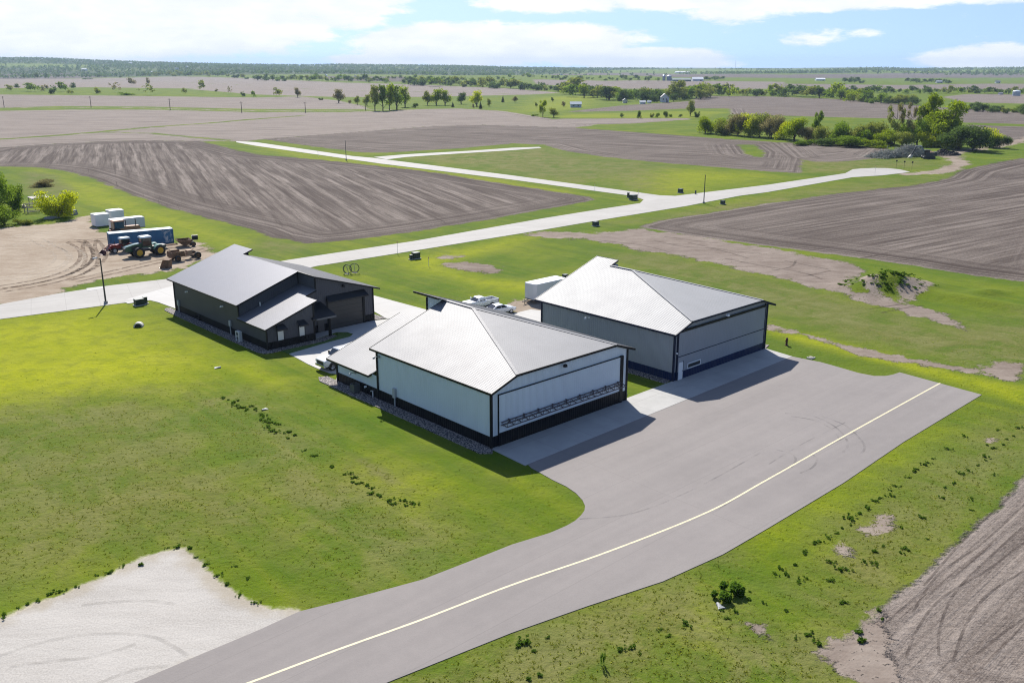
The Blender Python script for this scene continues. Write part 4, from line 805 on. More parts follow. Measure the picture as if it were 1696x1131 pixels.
# ------------------------------------------------------------------ vehicles (local x forward, y left, z up, origin on the ground)
CARW = mat('car_white', (.74, .75, .76), .22, coat=.6); TYRE = mat('tyre_rubber', (.018, .018, .019), .85, bump=.02, bscale=20); CHROME = mat('chrome', (.55, .56, .58), .18, metal=.9)
DARKP = mat('dark_plastic', (.02, .021, .023), .55); LENS = mat('head_lens', (.5, .53, .56), .1, spec=.8); RED_L = mat('tail_red', (.25, .01, .01), .25); RUST = mat('rusty_steel', (.20, .105, .05), .85, var=1.0, vscale=3, col2=(.05, .032, .022), bump=.05)
def wheel(root, x, y, r, w, rim_m=CHROME, hub=.6, name='wheel', side=None):
    t = MB(); n = 24; prof = [(r * .62, -w / 2), (r * .93, -w / 2), (r, -w * .36), (r, w * .36), (r * .93, w / 2), (r * .62, w / 2)]
    vs_, fs = [], []
    for i in range(n):
        a = 2 * math.pi * i / n
        for rr, yy in prof: vs_.append((x + rr * math.cos(a), y + yy, r + rr * math.sin(a)))
    m = len(prof)
    for i in range(n):
        for k in range(m): fs.append((i * m + k, i * m + (k + 1) % m, ((i + 1) % n) * m + (k + 1) % m, ((i + 1) % n) * m + k))
    w_ = t.mesh(vs_, fs).build(name, TYRE, root, smooth=True)
    s = side if side is not None else (1 if y > 0 else -1)
    rm = MB(); rm.cyl((x, y, r), (0, 1, 0), r * hub + .012, w * .72, 20); rm.cyl((x, y + s * w * .40, r), (0, 1, 0), r * .2, .10, 12)
    for i in range(6):
        a = math.pi * 2 * i / 6; rm.beam((x + r * .15 * math.cos(a), y + s * w * .38, r + r * .15 * math.sin(a)), (x + r * hub * .95 * math.cos(a), y + s * w * .38, r + r * hub * .95 * math.sin(a)), .09 * r * 2, .05)
    rm.build('rim', rim_m, w_); return w_
def loft(sections):
    """sections: list of (x, [(y, z) half profile from sill to roof centre]); mirrored"""
    m_ = MB(); rings = []
    for x, pr in sections: rings.append([(x, y, z) for y, z in pr] + [(x, -y, z) for y, z in reversed(pr)])
    n = len(rings[0]); fs = []
    for i in range(len(rings) - 1):
        for k in range(n): fs.append((i * n + k, i * n + (k + 1) % n, (i + 1) * n + (k + 1) % n, (i + 1) * n + k))
    fs += [tuple(range(n)), tuple((len(rings) - 1) * n + k for k in range(n - 1, -1, -1))]
    return m_.mesh([p for r_ in rings for p in r_], fs)
def pickup(name, loc_, rz, label, L=5.9, Wd=2.0, H=1.95, cab=(-.75, 1.35), heavy=True, group=None):
    r = empty(name, loc_, rz, label, 'pickup truck', group); hw = Wd / 2; x1 = L / 2; x0 = -x1; zb = .52; zs = 1.22; wr = .42 if heavy else .37
    def sec(x, top, s=1.0, sill=zb): return (x, [(hw * .93 * s, sill), (hw * s, sill + .25), (hw * s, top - .12), (hw * .93 * s, top)])
    loft([sec(x1 - .02, 1.10, .90, .62), sec(x1 - .22, 1.20, .98), sec(x1 - .8, 1.26), sec(cab[1] + .15, 1.28), sec(cab[0], 1.26), sec(cab[0] - .03, 1.24)]).build('body', CARW, r, smooth=True)
    # load bed: open box with walls
    b = MB(); xb = cab[0] - .05
    b.b2((x0 + .02, -hw * .98, .62), (xb, hw * .98, .74))
    for s in (1, -1): b.b2((x0 + .02, s * hw * .98 - (.12 if s > 0 else 0), .74), (xb, s * hw * .98 + (.12 if s < 0 else 0), 1.27))
    b.b2((xb - .1, -hw * .86, .74), (xb, hw * .86, 1.27)); b.build('load_bed', CARW, r)
    tg = MB(); tg.b2((x0 - .02, -hw * .86, .74), (x0 + .06, hw * .86, 1.26)); tg.build('tailgate', CARW, r)
    ln = MB(); ln.b2((x0 + .1, -hw * .85, .745), (xb - .12, hw * .85, .765)); ln.build('bed_liner', DARKP, r)
    fx, rx = cab[1], cab[0]
    loft([(fx, [(hw * .92, zs), (hw * .91, zs + .01), (hw * .88, zs + .02), (hw * .8, zs + .03)]), (fx - .72, [(hw * .92, zs), (hw * .86, 1.6), (hw * .80, H - .07), (hw * .7, H - .01)]),
          (rx + .18, [(hw * .92, zs), (hw * .86, 1.6), (hw * .80, H - .07), (hw * .7, H - .02)]), (rx, [(hw * .9, zs), (hw * .85, 1.5), (hw * .8, H - .3), (hw * .7, H - .22)])]).build('cab', CARW, r, smooth=True)
    g = MB(); z0, z1 = zs + .06, H - .12; q = .012
    g.poly([(fx - .04 + q, -hw * .80, z0), (fx - .04 + q, hw * .80, z0), (fx - .66 + q, hw * .70, z1), (fx - .66 + q, -hw * .70, z1)]); 
    for v in g.v[:]: pass
    g.v = [(p[0] + .03, p[1], p[2] + .03) for p in g.v]; g.build('windshield', GLASS, r)
    def side(xa, xb_, xc, xd):
        for s in (1, -1):
            w = MB(); w.poly([(xa, s * (hw * .905 + q), z0), (xb_, s * (hw * .905 + q), z0), (xc, s * (hw * .815 + q + .015), z1 - .03), (xd, s * (hw * .815 + q + .015), z1 - .03)]); w.build('side_window', GLASS, r)
    mid = (fx - .55 + rx) / 2
    side(fx - .22, mid + .06, mid + .06, fx - .72); side(mid - .06, rx + .2, rx + .28, mid - .06)
    rw = MB(); rw.poly([(rx - q, -hw * .72, z0 + .05), (rx - q, hw * .72, z0 + .05), (rx + .03 - q, hw * .66, z1 - .2), (rx + .03 - q, -hw * .66, z1 - .2)]); rw.build('rear_window', GLASS, r)
    gr = MB(); gr.b2((x1 - .06, -hw * .62, .70), (x1 + .03, hw * .62, 1.07))
    gr.build('grille', DARKP, r)
    bm_ = MB(); bm_.b2((x1 - .1, -hw * .93, .46), (x1 + .09, hw * .93, .66)); bm_.build('front_bumper', CHROME if heavy else CARW, r)
    rb = MB(); rb.b2((x0 - .12, -hw * .9, .46), (x0 + .04, hw * .9, .64)); rb.build('rear_bumper', CHROME, r)
    for s in (1, -1):
        h_ = MB(); h_.b2((x1 - .2, s * hw * .80 - .15, .82), (x1 + .015, s * hw * .80 + .15, 1.06)); h_.build('headlight', LENS, r)
        t = MB(); t.b2((x0 - .01, s * hw * .92 - .07, .8), (x0 + .1, s * hw * .92 + .07, 1.2)); t.build('tail_light', RED_L, r)
        mr = MB(); mr.b2((fx - .42, s * (hw + .13) - .09, zs + .05), (fx - .28, s * (hw + .13) + .09, zs + .33)); mr.beam((fx - .34, s * hw * .9, zs + .12), (fx - .34, s * (hw + .1), zs + .14), .05); mr.build('wing_mirror', DARKP if heavy else CARW, r)
        for x_ in (x1 - .98, x0 + 1.2):
            a = MB(); n = 10; pts = [(x_ + (wr + .13) * math.cos(math.pi * i / n), s * (hw + .012), wr + (wr + .13) * math.sin(math.pi * i / n)) for i in range(n + 1)]
            a.poly(pts); a.build('wheel_arch', DARKP, r)
            wheel(r, x_, s * (hw - .12), wr, .29)
    dh = MB()
    for s in (1, -1): dh.b2((mid + .12, s * (hw + .0) - .02, 1.08), (mid + .32, s * (hw + .0) + .025, 1.12))
    dh.build('door_handle', CHROME, r); sk = MB(); sk.b2((x0 + .5, -hw * .8, .32), (x1 - .5, hw * .8, .56)); sk.build('chassis', DARKP, r)
    return r
p_ = at(552, 613.5, 0)
gp_ = pickup('pickup_truck', p_ + V * .88 + U * 1.95, UA + math.pi, 'white crew cab pickup with dark grille half hidden behind the white hangar annex', cab=(-1.15, 1.45)); gp_.scale = (1.03, 1.03, 1.13)
p_ = at(816, 509, 0)
pickup('pickup_truck', p_ + V * .8 - U * 1.75, UA + math.pi - .10, 'older white extended cab pickup parked behind the white hangar roof', L=5.5, Wd=1.85, H=1.78, cab=(-.55, 1.15), heavy=False)
def sedan(loc_, rz, label):
    r = empty('car', loc_, rz, label, 'car'); hw = .9
    def s(x, top, k=1.0, sill=.35): return (x, [(hw * .9 * k, sill), (hw * k, sill + .22), (hw * k, top - .1), (hw * .88 * k, top)])
    loft([s(-2.35, .95, .86, .45), s(-2.1, 1.02, .95), s(-1.4, 1.04), s(.9, .98), s(1.7, .90, .98), s(2.2, .78, .92), s(2.38, .62, .8, .42)]).build('body', CARW, r, smooth=True)
    loft([(-1.75, [(hw * .9, .99), (hw * .89, 1.0), (hw * .87, 1.01), (hw * .8, 1.02)]), (-.85, [(hw * .92, .97), (hw * .84, 1.2), (hw * .72, 1.40), (hw * .5, 1.44)]), (.15, [(hw * .92, .97), (hw * .84, 1.2), (hw * .72, 1.41), (hw * .5, 1.46)]), (1.15, [(hw * .9, .95), (hw * .89, .96), (hw * .87, .97), (hw * .8, .98)])]).build('cabin', CARW, r, smooth=True)
    w = MB(); w.poly([(1.02, -.68, 1.05), (1.02, .68, 1.05), (.27, .56, 1.41), (.27, -.56, 1.41)]); w.v = [(p[0] + .02, p[1], p[2] + .035) for p in w.v]; w.build('windshield', GLASS, r)
    w = MB(); w.poly([(-1.6, .68, 1.08), (-1.6, -.68, 1.08), (-.92, -.56, 1.40), (-.92, .56, 1.40)]); w.v = [(p[0] - .02, p[1], p[2] + .035) for p in w.v]; w.build('rear_window', GLASS, r)
    for k in (1, -1):
        for q in ([(.75, 1.02), (-.22, 1.02), (-.22, 1.36), (.2, 1.36)], [(-.3, 1.02), (-1.3, 1.04), (-.88, 1.34), (-.3, 1.36)]):
            w = MB(); w.poly([(x, k * (hw * .93 - (z - .97) * .33 + .02), z) for x, z in q]); w.build('side_window', GLASS, r)
        h_ = MB(); h_.box((2.2, k * .62, .70), (.25, .34, .13)); h_.build('headlight', LENS, r); t = MB(); t.box((-2.3, k * .66, .82), (.14, .3, .16)); t.build('tail_light', RED_L, r)
        m_ = MB(); m_.box((.72, k * 1.0, 1.0), (.12, .2, .14)); m_.build('wing_mirror', CARW, r)
        for x_ in (1.42, -1.4): wheel(r, x_, k * .80, .33, .22)
    return r
sedan(at(846.5, 518.5, 0) - U * 1.42 + V * .85, UA - .12, 'white sedan parked between the older pickup and the white hangar roof')

def box_trailer(loc_, rz, label, L=6.6, Wd=2.5, H=2.3, nose=.7, cat='trailer', tongue=True):
    r = empty('box_trailer', loc_, rz, label, cat); z0 = .55; hw = Wd / 2
    m_ = MB(); top = [(-L / 2, hw), (-L / 2, -hw), (L / 2 - nose * .35, -hw), (L / 2, -hw + nose * .8), (L / 2, hw - nose * .8), (L / 2 - nose * .35, hw)]
    m_.slab(top, z0, z0 + H); m_.slab([(x * .985, y * .95) for x, y in top], z0 + H, z0 + H + .06)
    m_.build('body', mat('trailer_white', (.66, .67, .69), .4, var=.25, vscale=1.2, col2=(.5, .5, .5)), r)
    k = MB(); k.slab([(x * 1.004, y * 1.006) for x, y in top], z0 - .03, z0 + .12); k.build('skirt_trim', GALV, r)
    dk = MB(); dk.b2((L / 2 - 1.5, -hw - .015, z0 + .2), (L / 2 - .8, -hw, z0 + 1.95)); dr = dk.build('side_door', CARW, r); dv = MB(); dv.b2((L / 2 - 1.25, -hw - .03, z0 + 1.65), (L / 2 - 1.0, -hw - .005, z0 + 1.85)); dv.build('vent', DARKP, dr)
    for x_ in (-.45, .45):
        for s in (1, -1): wheel(r, -L * .08 + x_, s * (hw - .08), .34, .2)
        f = MB()
    for s in (1, -1):
        f = MB(); f.b2((-L * .08 - .95, s * hw - .02, .68), (-L * .08 + .95, s * hw + .1 * s + .02, .78)); f.build('mudguard', GALV, r)
    if tongue:
        t = MB(); t.beam((L / 2 - .2, .5, .45), (L / 2 + 1.25, 0, .45), .1); t.beam((L / 2 - .2, -.5, .45), (L / 2 + 1.25, 0, .45), .1); t.beam((L / 2 + .95, 0, 0), (L / 2 + .95, 0, .75), .08); t.box((L / 2 + 1.3, 0, .47), (.25, .16, .14)); t.build('tongue', DARKP, r)
    return r
box_trailer(at(887, 504.5, 0) + U * 3.3 + V * 1.25, UA + math.pi, 'white enclosed trailer with tongue beside the rear corner of the grey hangar')
box_trailer(at(214, 383, 0) + V * 1.0, UA + math.pi, 'white enclosed trailer between the white storage boxes and blue container', L=6.8, Wd=2.4, H=2.1, tongue=False)

# shipping container and white storage boxes
def container():
    a = at(183.5, 411.5, 0); b_ = at(288, 402, 0); L = (b_ - a).length; d = (b_ - a).normalized(); rz = math.atan2(d.y, d.x); c = a + d * L / 2 + Vector((-d.y, d.x, 0)) * 1.22
    r = empty('shipping_container', c, rz, 'long blue corrugated shipping container with scraped white patches at one end', 'container'); hw, H = 1.22, 2.75
    bm_ = bpy.data.materials.new('container_blue'); bm_.use_nodes = True; t = NT(bm_.node_tree); b = t.n['Principled BSDF']; o = t.obj(); x = t.sep(o)[0]
    pat = t.m('MULTIPLY', t.ss(t.noise(o, 1.5, 6, .72), .48, .58), t.ss(x, L * .30, L * .42)); rs = t.ss(t.noise(o, 2.2, 5, .7), .60, .72)
    c1 = t.mix(t.m('MULTIPLY', t.noise(o, .8, 3, .6), .6), (.020, .145, .290), (.013, .085, .18)); c1 = t.mix(t.m('MULTIPLY', rs, .6), c1, (.14, .06, .03)); c1 = t.mix(pat, c1, (.52, .55, .56)); t.put(b.inputs['Base Color'], c1); b.inputs['Roughness'].default_value = .5
    m_ = MB(); prof = []; n = int(L / .28)
    for s in (1, -1):
        xs = [(-L / 2 + i * L / n, (hw - .04 * (i % 4 in (1, 2))) * s) for i in range(n + 1)]; prof += xs if s < 0 else xs[::-1]
    prof = [(-L / 2 + i * L / n, -(hw - .045 * (i % 4 in (1, 2)))) for i in range(n + 1)] + [(L / 2 - i * L / n, (hw - .045 * (i % 4 in (1, 2)))) for i in range(n + 1)]
    m_.slab(prof, .18, H - .02); m_.build('body', bm_, r)
    tp = MB(); tp.b2((-L / 2 + .02, -hw + .02, H - .02), (L / 2 - .02, hw - .02, H + .02)); tp.build('roof', mat('container_roof', (.46, .52, .56), .6, var=.6, vscale=1.2, col2=(.2, .3, .36)), r)
    f = MB()
    for s in (1, -1):
        for z in (.09, H - .08): f.beam((-L / 2, s * hw, z), (L / 2, s * hw, z), .14, .18)
        for x_ in (-L / 2, L / 2): f.beam((x_, s * (hw - .03), 0), (x_, s * (hw - .03), H), .16)
    for x_ in (-L / 2, L / 2):
        for z in (.09, H - .08): f.beam((x_, -hw, z), (x_, hw, z), .14, .18)
    f.build('corner_frame', mat('container_frame', (.016, .10, .21), .5), r)
    for s in (1, -1):
        d_ = MB(); d_.b2((-L / 2 - .06, min(0, s * 1.1) + .02, .2), (-L / 2 - .01, max(0, s * 1.1) - .02, H - .2)); dd = d_.build('door', bm_, r); lk = MB(); lk.beam((-L / 2 - .09, s * .55, .2), (-L / 2 - .09, s * .55, H - .2), .05); lk.build('lock_bar', GALV, dd)
    return r
container()
def storage_box(cx, cy, L, Wd, H, label, rz):
    r = empty('storage_box', at(cx, cy, 0), rz, label, 'storage box')
    m_ = MB(); m_.b2((-L / 2, -Wd / 2, .12), (L / 2, Wd / 2, H)); m_.build('body', panel('storage_white', (.70, .71, .74), 0, spacing=.4, rough=.5, depth=.01), r)
    t = MB(); t.b2((-L / 2 - .05, -Wd / 2 - .05, H), (L / 2 + .05, Wd / 2 + .05, H + .10)); t.build('lid', WHITE_P, r)
    f = MB()
    for s in (1, -1): f.b2((-L / 2 + .1, s * Wd * .38 - .08, 0), (L / 2 - .1, s * Wd * .38 + .08, .12))
    f.build('skid', DARKP, r); d = MB(); d.b2((-L / 2 - .03, -Wd * .4, .2), (-L / 2, Wd * .4, H - .15)); d.build('door', WHITE_P, r)
    return r
storage_box(167.5, 374, 2.9, 2.8, 2.55, 'white storage box at the edge of the dirt yard, nearest the yellow bush', UA)
storage_box(192, 367.5, 2.9, 2.8, 2.6, 'white storage box on the grass side, behind the other white box', UA)

# ---- tractors
def glass_cab(r, x0, x1, hw, z0, z1, roof_m, frame_m, name='cab', over=.12):
    c = MB(); c.box(((x0 + x1) / 2, 0, (z0 + z1) / 2), (x1 - x0 - .06, hw * 2 - .06, z1 - z0), taper=.94); cab_ = c.build(name, frame_m, r)
    L = x1 - x0; q = .02
    for s in (1, -1):
        g = MB(); g.poly([(x0 + .1, s * (hw - .02 + q), z0 + .25), (x1 - .1, s * (hw - .02 + q), z0 + .25), (x1 - .14, s * (hw * .95 - .01 + q), z1 - .08), (x0 + .14, s * (hw * .95 - .01 + q), z1 - .08)]); g.build('side_window', GLASS, cab_)
    g = MB(); g.poly([(x1 - .03 + q, -hw * .85, z0 + .2), (x1 - .03 + q, hw * .85, z0 + .2), (x1 - .05 + q, hw * .82, z1 - .08), (x1 - .05 + q, -hw * .82, z1 - .08)]); g.build('windshield', GLASS, cab_)
    g = MB(); g.poly([(x0 + .03 - q, hw * .85, z0 + .2), (x0 + .03 - q, -hw * .85, z0 + .2), (x0 + .05 - q, -hw * .82, z1 - .08), (x0 + .05 - q, hw * .82, z1 - .08)]); g.build('rear_window', GLASS, cab_)
    t = MB(); t.box(((x0 + x1) / 2, 0, z1 + .11), (L + over * 2, hw * 2 + over * 2, .24), taper=.86); t.build('cab_roof', roof_m, r); return cab_
def green_tractor():
    p = at(248.5, 424.5, 0); r = empty('tractor', p + V * 1.2, UA + math.pi - .02, 'large green articulated tractor with yellow rims and white-topped cab', 'tractor')
    G = mat('tractor_green', (.012, .085, .038), .35, coat=.4); Yl = mat('rim_yellow', (.62, .40, .03), .45); wb = 1.88
    h_ = MB(); h_.prism([(1.0, 1.05), (3.9, 1.15), (4.05, 1.55), (3.8, 2.0), (2.2, 2.35), (1.0, 2.4)], -.62, .62); h_.build('hood', G, r)
    g = MB(); g.b2((3.96, -.5, 1.15), (4.06, .5, 1.75)); g.build('grille', DARKP, r)
    for s in (1, -1):
        l_ = MB(); l_.b2((3.9, s * .42 - .12, 1.78), (4.02, s * .42 + .12, 1.92)); l_.build('headlight', LENS, r)
        v = MB(); v.b2((1.6, s * .63 - .01, 1.35), (2.9, s * .63 + .01, 1.95)); v.build('vent', DARKP, r)
    c = MB(); c.b2((-3.2, -.55, .9), (3.6, .55, 1.25)); c.b2((-3.3, -.8, 1.2), (-.9, .8, 1.7)); c.build('chassis', DARKP, r)
    glass_cab(r, -.75, 1.0, .95, 1.6, 3.35, mat('cab_roof_white', (.58, .64, .64), .4), G)
    for s in (1, -1):
        m_ = MB(); m_.tube([(.95, s * .75, 1.7), (.95, s * .75, 3.6)], .08 if s < 0 else .1); m_.build('exhaust_stack', DARKP, r)
        f = MB(); n = 8; pts = []; rad = 1.06
        pts = [(-wb + rad * math.cos(math.pi * (.1 + .8 * i / n)), .95 + rad * math.sin(math.pi * (.1 + .8 * i / n))) for i in range(n + 1)]
        prof = pts + [(x * 1.0, z - .12) for x, z in reversed(pts)]; f.prism(prof, s * 1.0 - .55, s * 1.0 + .55); f.build('rear_fender', mat('fender_green', (.10, .22, .17), .4), r)
        for x_ in (wb, -wb):
            wheel(r, x_, s * 1.45, .93, .62, Yl, .58); wheel(r, x_, s * .95, .93, .5, Yl, .58)
    mi = MB(); mi.b2((-3.5, -.7, .7), (-3.2, .7, 1.1)); mi.beam((-3.3, .5, .9), (-4.0, .5, .6), .12); mi.beam((-3.3, -.5, .9), (-4.0, -.5, .6), .12); mi.build('hitch', DARKP, r)
    return r
green_tractor()
def red_tractor():
    p = at(205, 418, 0); r = empty('tractor', p + V * .6, UA + math.pi + .02, 'small red tractor with front loader bucket and white cab roof', 'tractor')
    Rd = mat('tractor_red', (.20, .012, .016), .4); Gw = mat('rim_silver', (.5, .5, .5), .5)
    h_ = MB(); h_.prism([(.3, .75), (2.2, .8), (2.3, 1.1), (2.1, 1.42), (.3, 1.55)], -.4, .4); h_.build('hood', Rd, r); c = MB(); c.b2((-1.5, -.3, .55), (2.1, .3, .85)); c.build('chassis', DARKP, r)
    glass_cab(r, -1.35, .25, .72, 1.05, 2.45, mat('cab_roof_white', (.58, .64, .64), .4), mat('cab_dark_red', (.10, .012, .015), .5), over=.1)
    for s in (1, -1):
        wheel(r, 1.65, s * .78, .52, .34, Gw); wheel(r, -1.15, s * .85, .78, .45, Gw)
        f = MB(); pts = [(-1.15 + .88 * math.cos(math.pi * (.12 + .76 * i / 7)), .78 + .88 * math.sin(math.pi * (.12 + .76 * i / 7))) for i in range(8)]; f.prism(pts + [(x, z - .08) for x, z in reversed(pts)], s * .85 - .25, s * .85 + .25); f.build('rear_fender', Rd, r)
        a = MB(); a.beam((.2, s * .62, 1.35), (2.0, s * .62, 1.55), .12); a.beam((2.0, s * .62, 1.55), (3.35, s * .62, .5), .12); a.build('loader_arm', Rd, r)
    b = MB(); b.mesh([(3.3, -.95, .1), (3.3, .95, .1), (3.3, .95, .75), (3.3, -.95, .75), (4.05, -.95, .05), (4.05, .95, .05), (3.25, -.95, .3), (3.25, .95, .3)], [(0, 1, 2, 3), (0, 4, 5, 1), (0, 3, 4), (1, 5, 2)]); b.beam((3.3, -.95, .75), (3.3, .95, .75), .08); b.beam((3.3, -.95, .08), (4.05, -.95, .05), .06); b.build('loader_bucket', mat('bucket_maroon', (.07, .012, .016), .5), r)
    m_ = MB(); m_.tube([(1.3, .2, 1.5), (1.3, .2, 2.2)], .05); m_.build('exhaust_stack', DARKP, r); return r
red_tractor()
def orange_tractor():
    p = at(203, 393, 0); r = empty('tractor', p + V * 1.0, UA, 'tan and orange cab tractor parked behind the blue container', 'tractor'); O = mat('tractor_tan', (.36, .16, .075), .55, var=.5, vscale=2)
    h_ = MB(); h_.prism([(.8, .8), (3.9, .85), (4.0, 1.5), (3.8, 1.95), (.8, 2.05)], -.55, .55); h_.build('hood', O, r); c = MB(); c.b2((-1.9, -.75, .7), (.9, .75, 1.5)); c.build('body', O, r)
    glass_cab(r, -1.4, .75, .95, 1.5, 3.15, mat('cab_roof_orange', (.48, .24, .12), .5), O)
    for x_, z in ((1.4, 3.2), (3.4, 3.4)):
        m_ = MB(); m_.tube([(x_, .3, 1.9), (x_, .3, z)], .09); m_.build('exhaust_stack', DARKP, r)
    for s in (1, -1): wheel(r, 2.9, s * .95, .66, .42, O); wheel(r, -1.0, s * 1.0, .95, .55, O)
    return r
orange_tractor()
def scraper_pan(px, py, rz, label):
    r = empty('scraper', at(px, py, 0), rz, label, 'scraper')
    m_ = MB(); n = 9
    out_ = [(-1.3 + 2.6 * i / n, 1.35 - 1.05 * math.sin(math.pi * (i / n)) ** .8) for i in range(n + 1)]; inn = [(x * .94, z + .07) for x, z in out_]
    m_.prism(out_ + inn[::-1], -1.3, 1.3)
    m_.prism([(-1.3, 1.35)] + out_[1:-1] + [(1.3, 1.35)], 1.3, 1.38); m_.prism([(-1.3, 1.35)] + out_[1:-1] + [(1.3, 1.35)], -1.38, -1.3); m_.build('pan', RUST, r)
    t = MB(); t.beam((1.2, .5, .6), (4.2, 0, .45), .16); t.beam((1.2, -.5, .6), (4.2, 0, .45), .16); t.build('tongue', mat('pale_rust', (.34, .22, .14), .8), r)
    for s in (1, -1): wheel(r, -1.5, s * 1.1, .48, .35, RUST)
    return r
scraper_pan(305, 408, UA + math.pi - .2, 'rusty pull-behind scraper pan with long tongue on the bare yard')
def old_scraper(px, py):
    r = empty('scraper', at(px, py, 0), UA + .05, 'rusty wheeled earth scraper with open box and dark tyres near the charcoal workshop', 'scraper')
    m_ = MB(); m_.box((-1.4, 0, 1.0), (2.3, 2.0, .08)); 
    for s in (1, -1): m_.box((-1.4, s * 1.0, 1.25), (2.3, .1, 1.0))
    m_.box((-2.5, 0, 1.2), (.1, 2.0, .9), ry=.2); m_.build('box', RUST, r)
    f = MB(); f.beam((-2.4, .6, .8), (2.6, .4, .7), .2); f.beam((-2.4, -.6, .8), (2.6, -.4, .7), .2); f.box((1.0, 0, 1.2), (.9, .9, .8)); f.beam((.2, 0, 1.0), (1.9, 0, 1.7), .14); f.build('frame', mat('pale_rust', (.34, .22, .14), .8), r)
    for s in (1, -1): wheel(r, -1.7, s * 1.15, .55, .4, RUST); wheel(r, 2.2, s * .9, .62, .45, RUST)
    return r
old_scraper(305, 430)
bk = empty('loader_bucket', at(275, 443, 0), UA + 2.4, 'rusty loader bucket lying on the dirt by the grass verge', 'bucket')
m_ = MB(); m_.mesh([(-.7, -.9, 0), (-.7, .9, 0), (-.9, .9, 1.4), (-.9, -.9, 1.4), (.8, -.9, 0), (.8, .9, 0), (.1, .9, 1.5), (.1, -.9, 1.5)], [(0, 4, 5, 1), (0, 1, 2, 3), (3, 2, 6, 7), (0, 3, 7, 4), (1, 5, 6, 2)]); m_.build('shell', RUST, bk)
m_ = MB(); m_.beam((.8, -.95, .05), (.8, .95, .05), .14, .1); m_.build('cutting_edge', mat('worn_steel', (.5, .48, .45), .45, metal=.5), bk)
br = empty('barrel', at(323, 396, 0), .4, 'small barrel with white end lying at the grass edge behind the workshop', 'barrel'); m_ = MB(); m_.cyl((0, 0, .42), (1, 0, 0), .4, 1.1, 20); m_.build('drum', DARKP, br); m_ = MB(); m_.cyl((-.56, 0, .42), (1, 0, 0), .38, .06, 20); m_.build('drum_end', WHITE_P, br)
# hay-rack frames and boards under the trees
rk = empty('wooden_rack', at(57, 352, 0), UA + .1, 'weathered open timber rack left of the yellow bush', 'rack'); WOODG = mat('weathered_wood', (.36, .32, .27), .9, var=.5, vscale=4)
m_ = MB()
for z in (.35, 1.3, 2.1):
    m_.beam((-1.8, -.9, z), (1.8, -.9, z), .16); m_.beam((-1.8, .9, z), (1.8, .9, z), .16)
m_.build('rail', WOODG, rk)
for x_ in (-1.8, 1.8):
    for y_ in (-.9, .9): m_ = MB(); m_.beam((x_, y_, 0), (x_, y_, 2.2), .16); m_.build('post', WOODG, rk)
sh = empty('lean_to', at(66, 340, 0), UA + .1, 'small lean-to roof of pale boards behind the timber rack', 'shelter'); m_ = MB(); m_.box((0, 0, 2.0), (4.4, 2.6, .12), rx=.12); m_.build('roof', mat('pale_boards', (.42, .38, .36), .85, var=.4, vscale=3), sh)
for x_ in (-2, 2):
    for y_ in (-1.1, 1.1): m_ = MB(); m_.beam((x_, y_, 0), (x_, y_, 1.95), .14); m_.build('post', WOODG, sh)
for i, (px, py, l_, w_, h_, rz, m__, lb) in enumerate([(86, 362, 3.4, 1.0, .5, .9, 'concrete_rubble', 'long pale concrete beam lying in front of the yellow bush'), (104, 357, 1.6, 1.0, .8, .3, 'concrete_rubble', 'blue grey block under the yellow bush'), (121, 356, 1.9, 1.3, 1.1, 1.2, 'concrete_rubble', 'tall broken concrete lump at the right edge of the yellow bush'), (32, 345, 3.0, 1.6, .7, .5, 'scrap_pile', 'heap of scrap boards under the edge trees')]):
    m_ = MB(); m_.box((0, 0, h_ / 2), (l_, w_, h_), taper=.8); m_.box((l_ * .3, w_ * .3, h_ * .35), (l_ * .4, w_ * .7, h_ * .6), rz=.5, rx=.2); m_.box((-l_ * .3, -w_ * .25, h_ * .3), (l_ * .35, w_ * .6, h_ * .5), rz=-.4, ry=.25)
    o = m_.build('concrete_block' if i < 3 else 'scrap_heap', mat(m__, (.30, .30, .31) if i < 3 else (.33, .29, .24), .9, var=.6, vscale=3, bump=.05)); o.location = at(px, py, 0); o.rotation_euler.z = rz; tag(o, lb, 'rubble')

# ---- excavator, brush pile and soil heap at the far end of the road
ex_p = at(1537, 263, 0)
ex = empty('excavator', ex_p, math.pi - .15, 'dark tracked excavator with its boom folded towards the brush pile', 'excavator'); EXD = mat('excavator_dark', (.035, .037, .042), .5)
for s in (1, -1):
    m_ = MB(); m_.prism([(-2.2, .2), (-1.9, 0), (1.9, 0), (2.2, .2), (2.2, .75), (1.9, .95), (-1.9, .95), (-2.2, .75)], s * 1.25 - .32, s * 1.25 + .32); m_.build('track', DARKP, ex)
m_ = MB(); m_.b2((-2.6, -1.35, 1.1), (1.2, 1.35, 2.2)); m_.b2((-2.7, -1.35, 1.1), (-1.9, 1.35, 2.5)); m_.cyl((0, 0, 1.0), (0, 0, 1), .8, .3, 16); m_.build('body', EXD, ex); m_ = MB(); m_.b2((-1.9, -1.3, 2.2), (-.6, .2, 2.45)); m_.build('engine_cover', mat('cover_rust', (.22, .085, .045), .6), ex)
glass_cab(ex, -.3, 1.5, .55, 1.3, 3.0, EXD, EXD, over=.03)
m_ = MB(); m_.beam((.9, -.5, 1.9), (3.0, -.5, 4.6), .55); m_.beam((3.0, -.5, 4.6), (4.6, -.5, 4.3), .5); m_.build('boom', mat('boom_grey', (.20, .22, .24), .5), ex); m_ = MB(); m_.beam((4.5, -.5, 4.4), (5.9, -.5, 1.2), .4); m_.build('stick', EXD, ex)
m_ = MB(); m_.prism([(5.5, 1.3), (6.3, 1.2), (6.9, .5), (6.5, .1), (5.7, .3)], -1.1, .1); m_.build('bucket', mat('worn_steel', (.5, .48, .45), .45, metal=.5), ex)
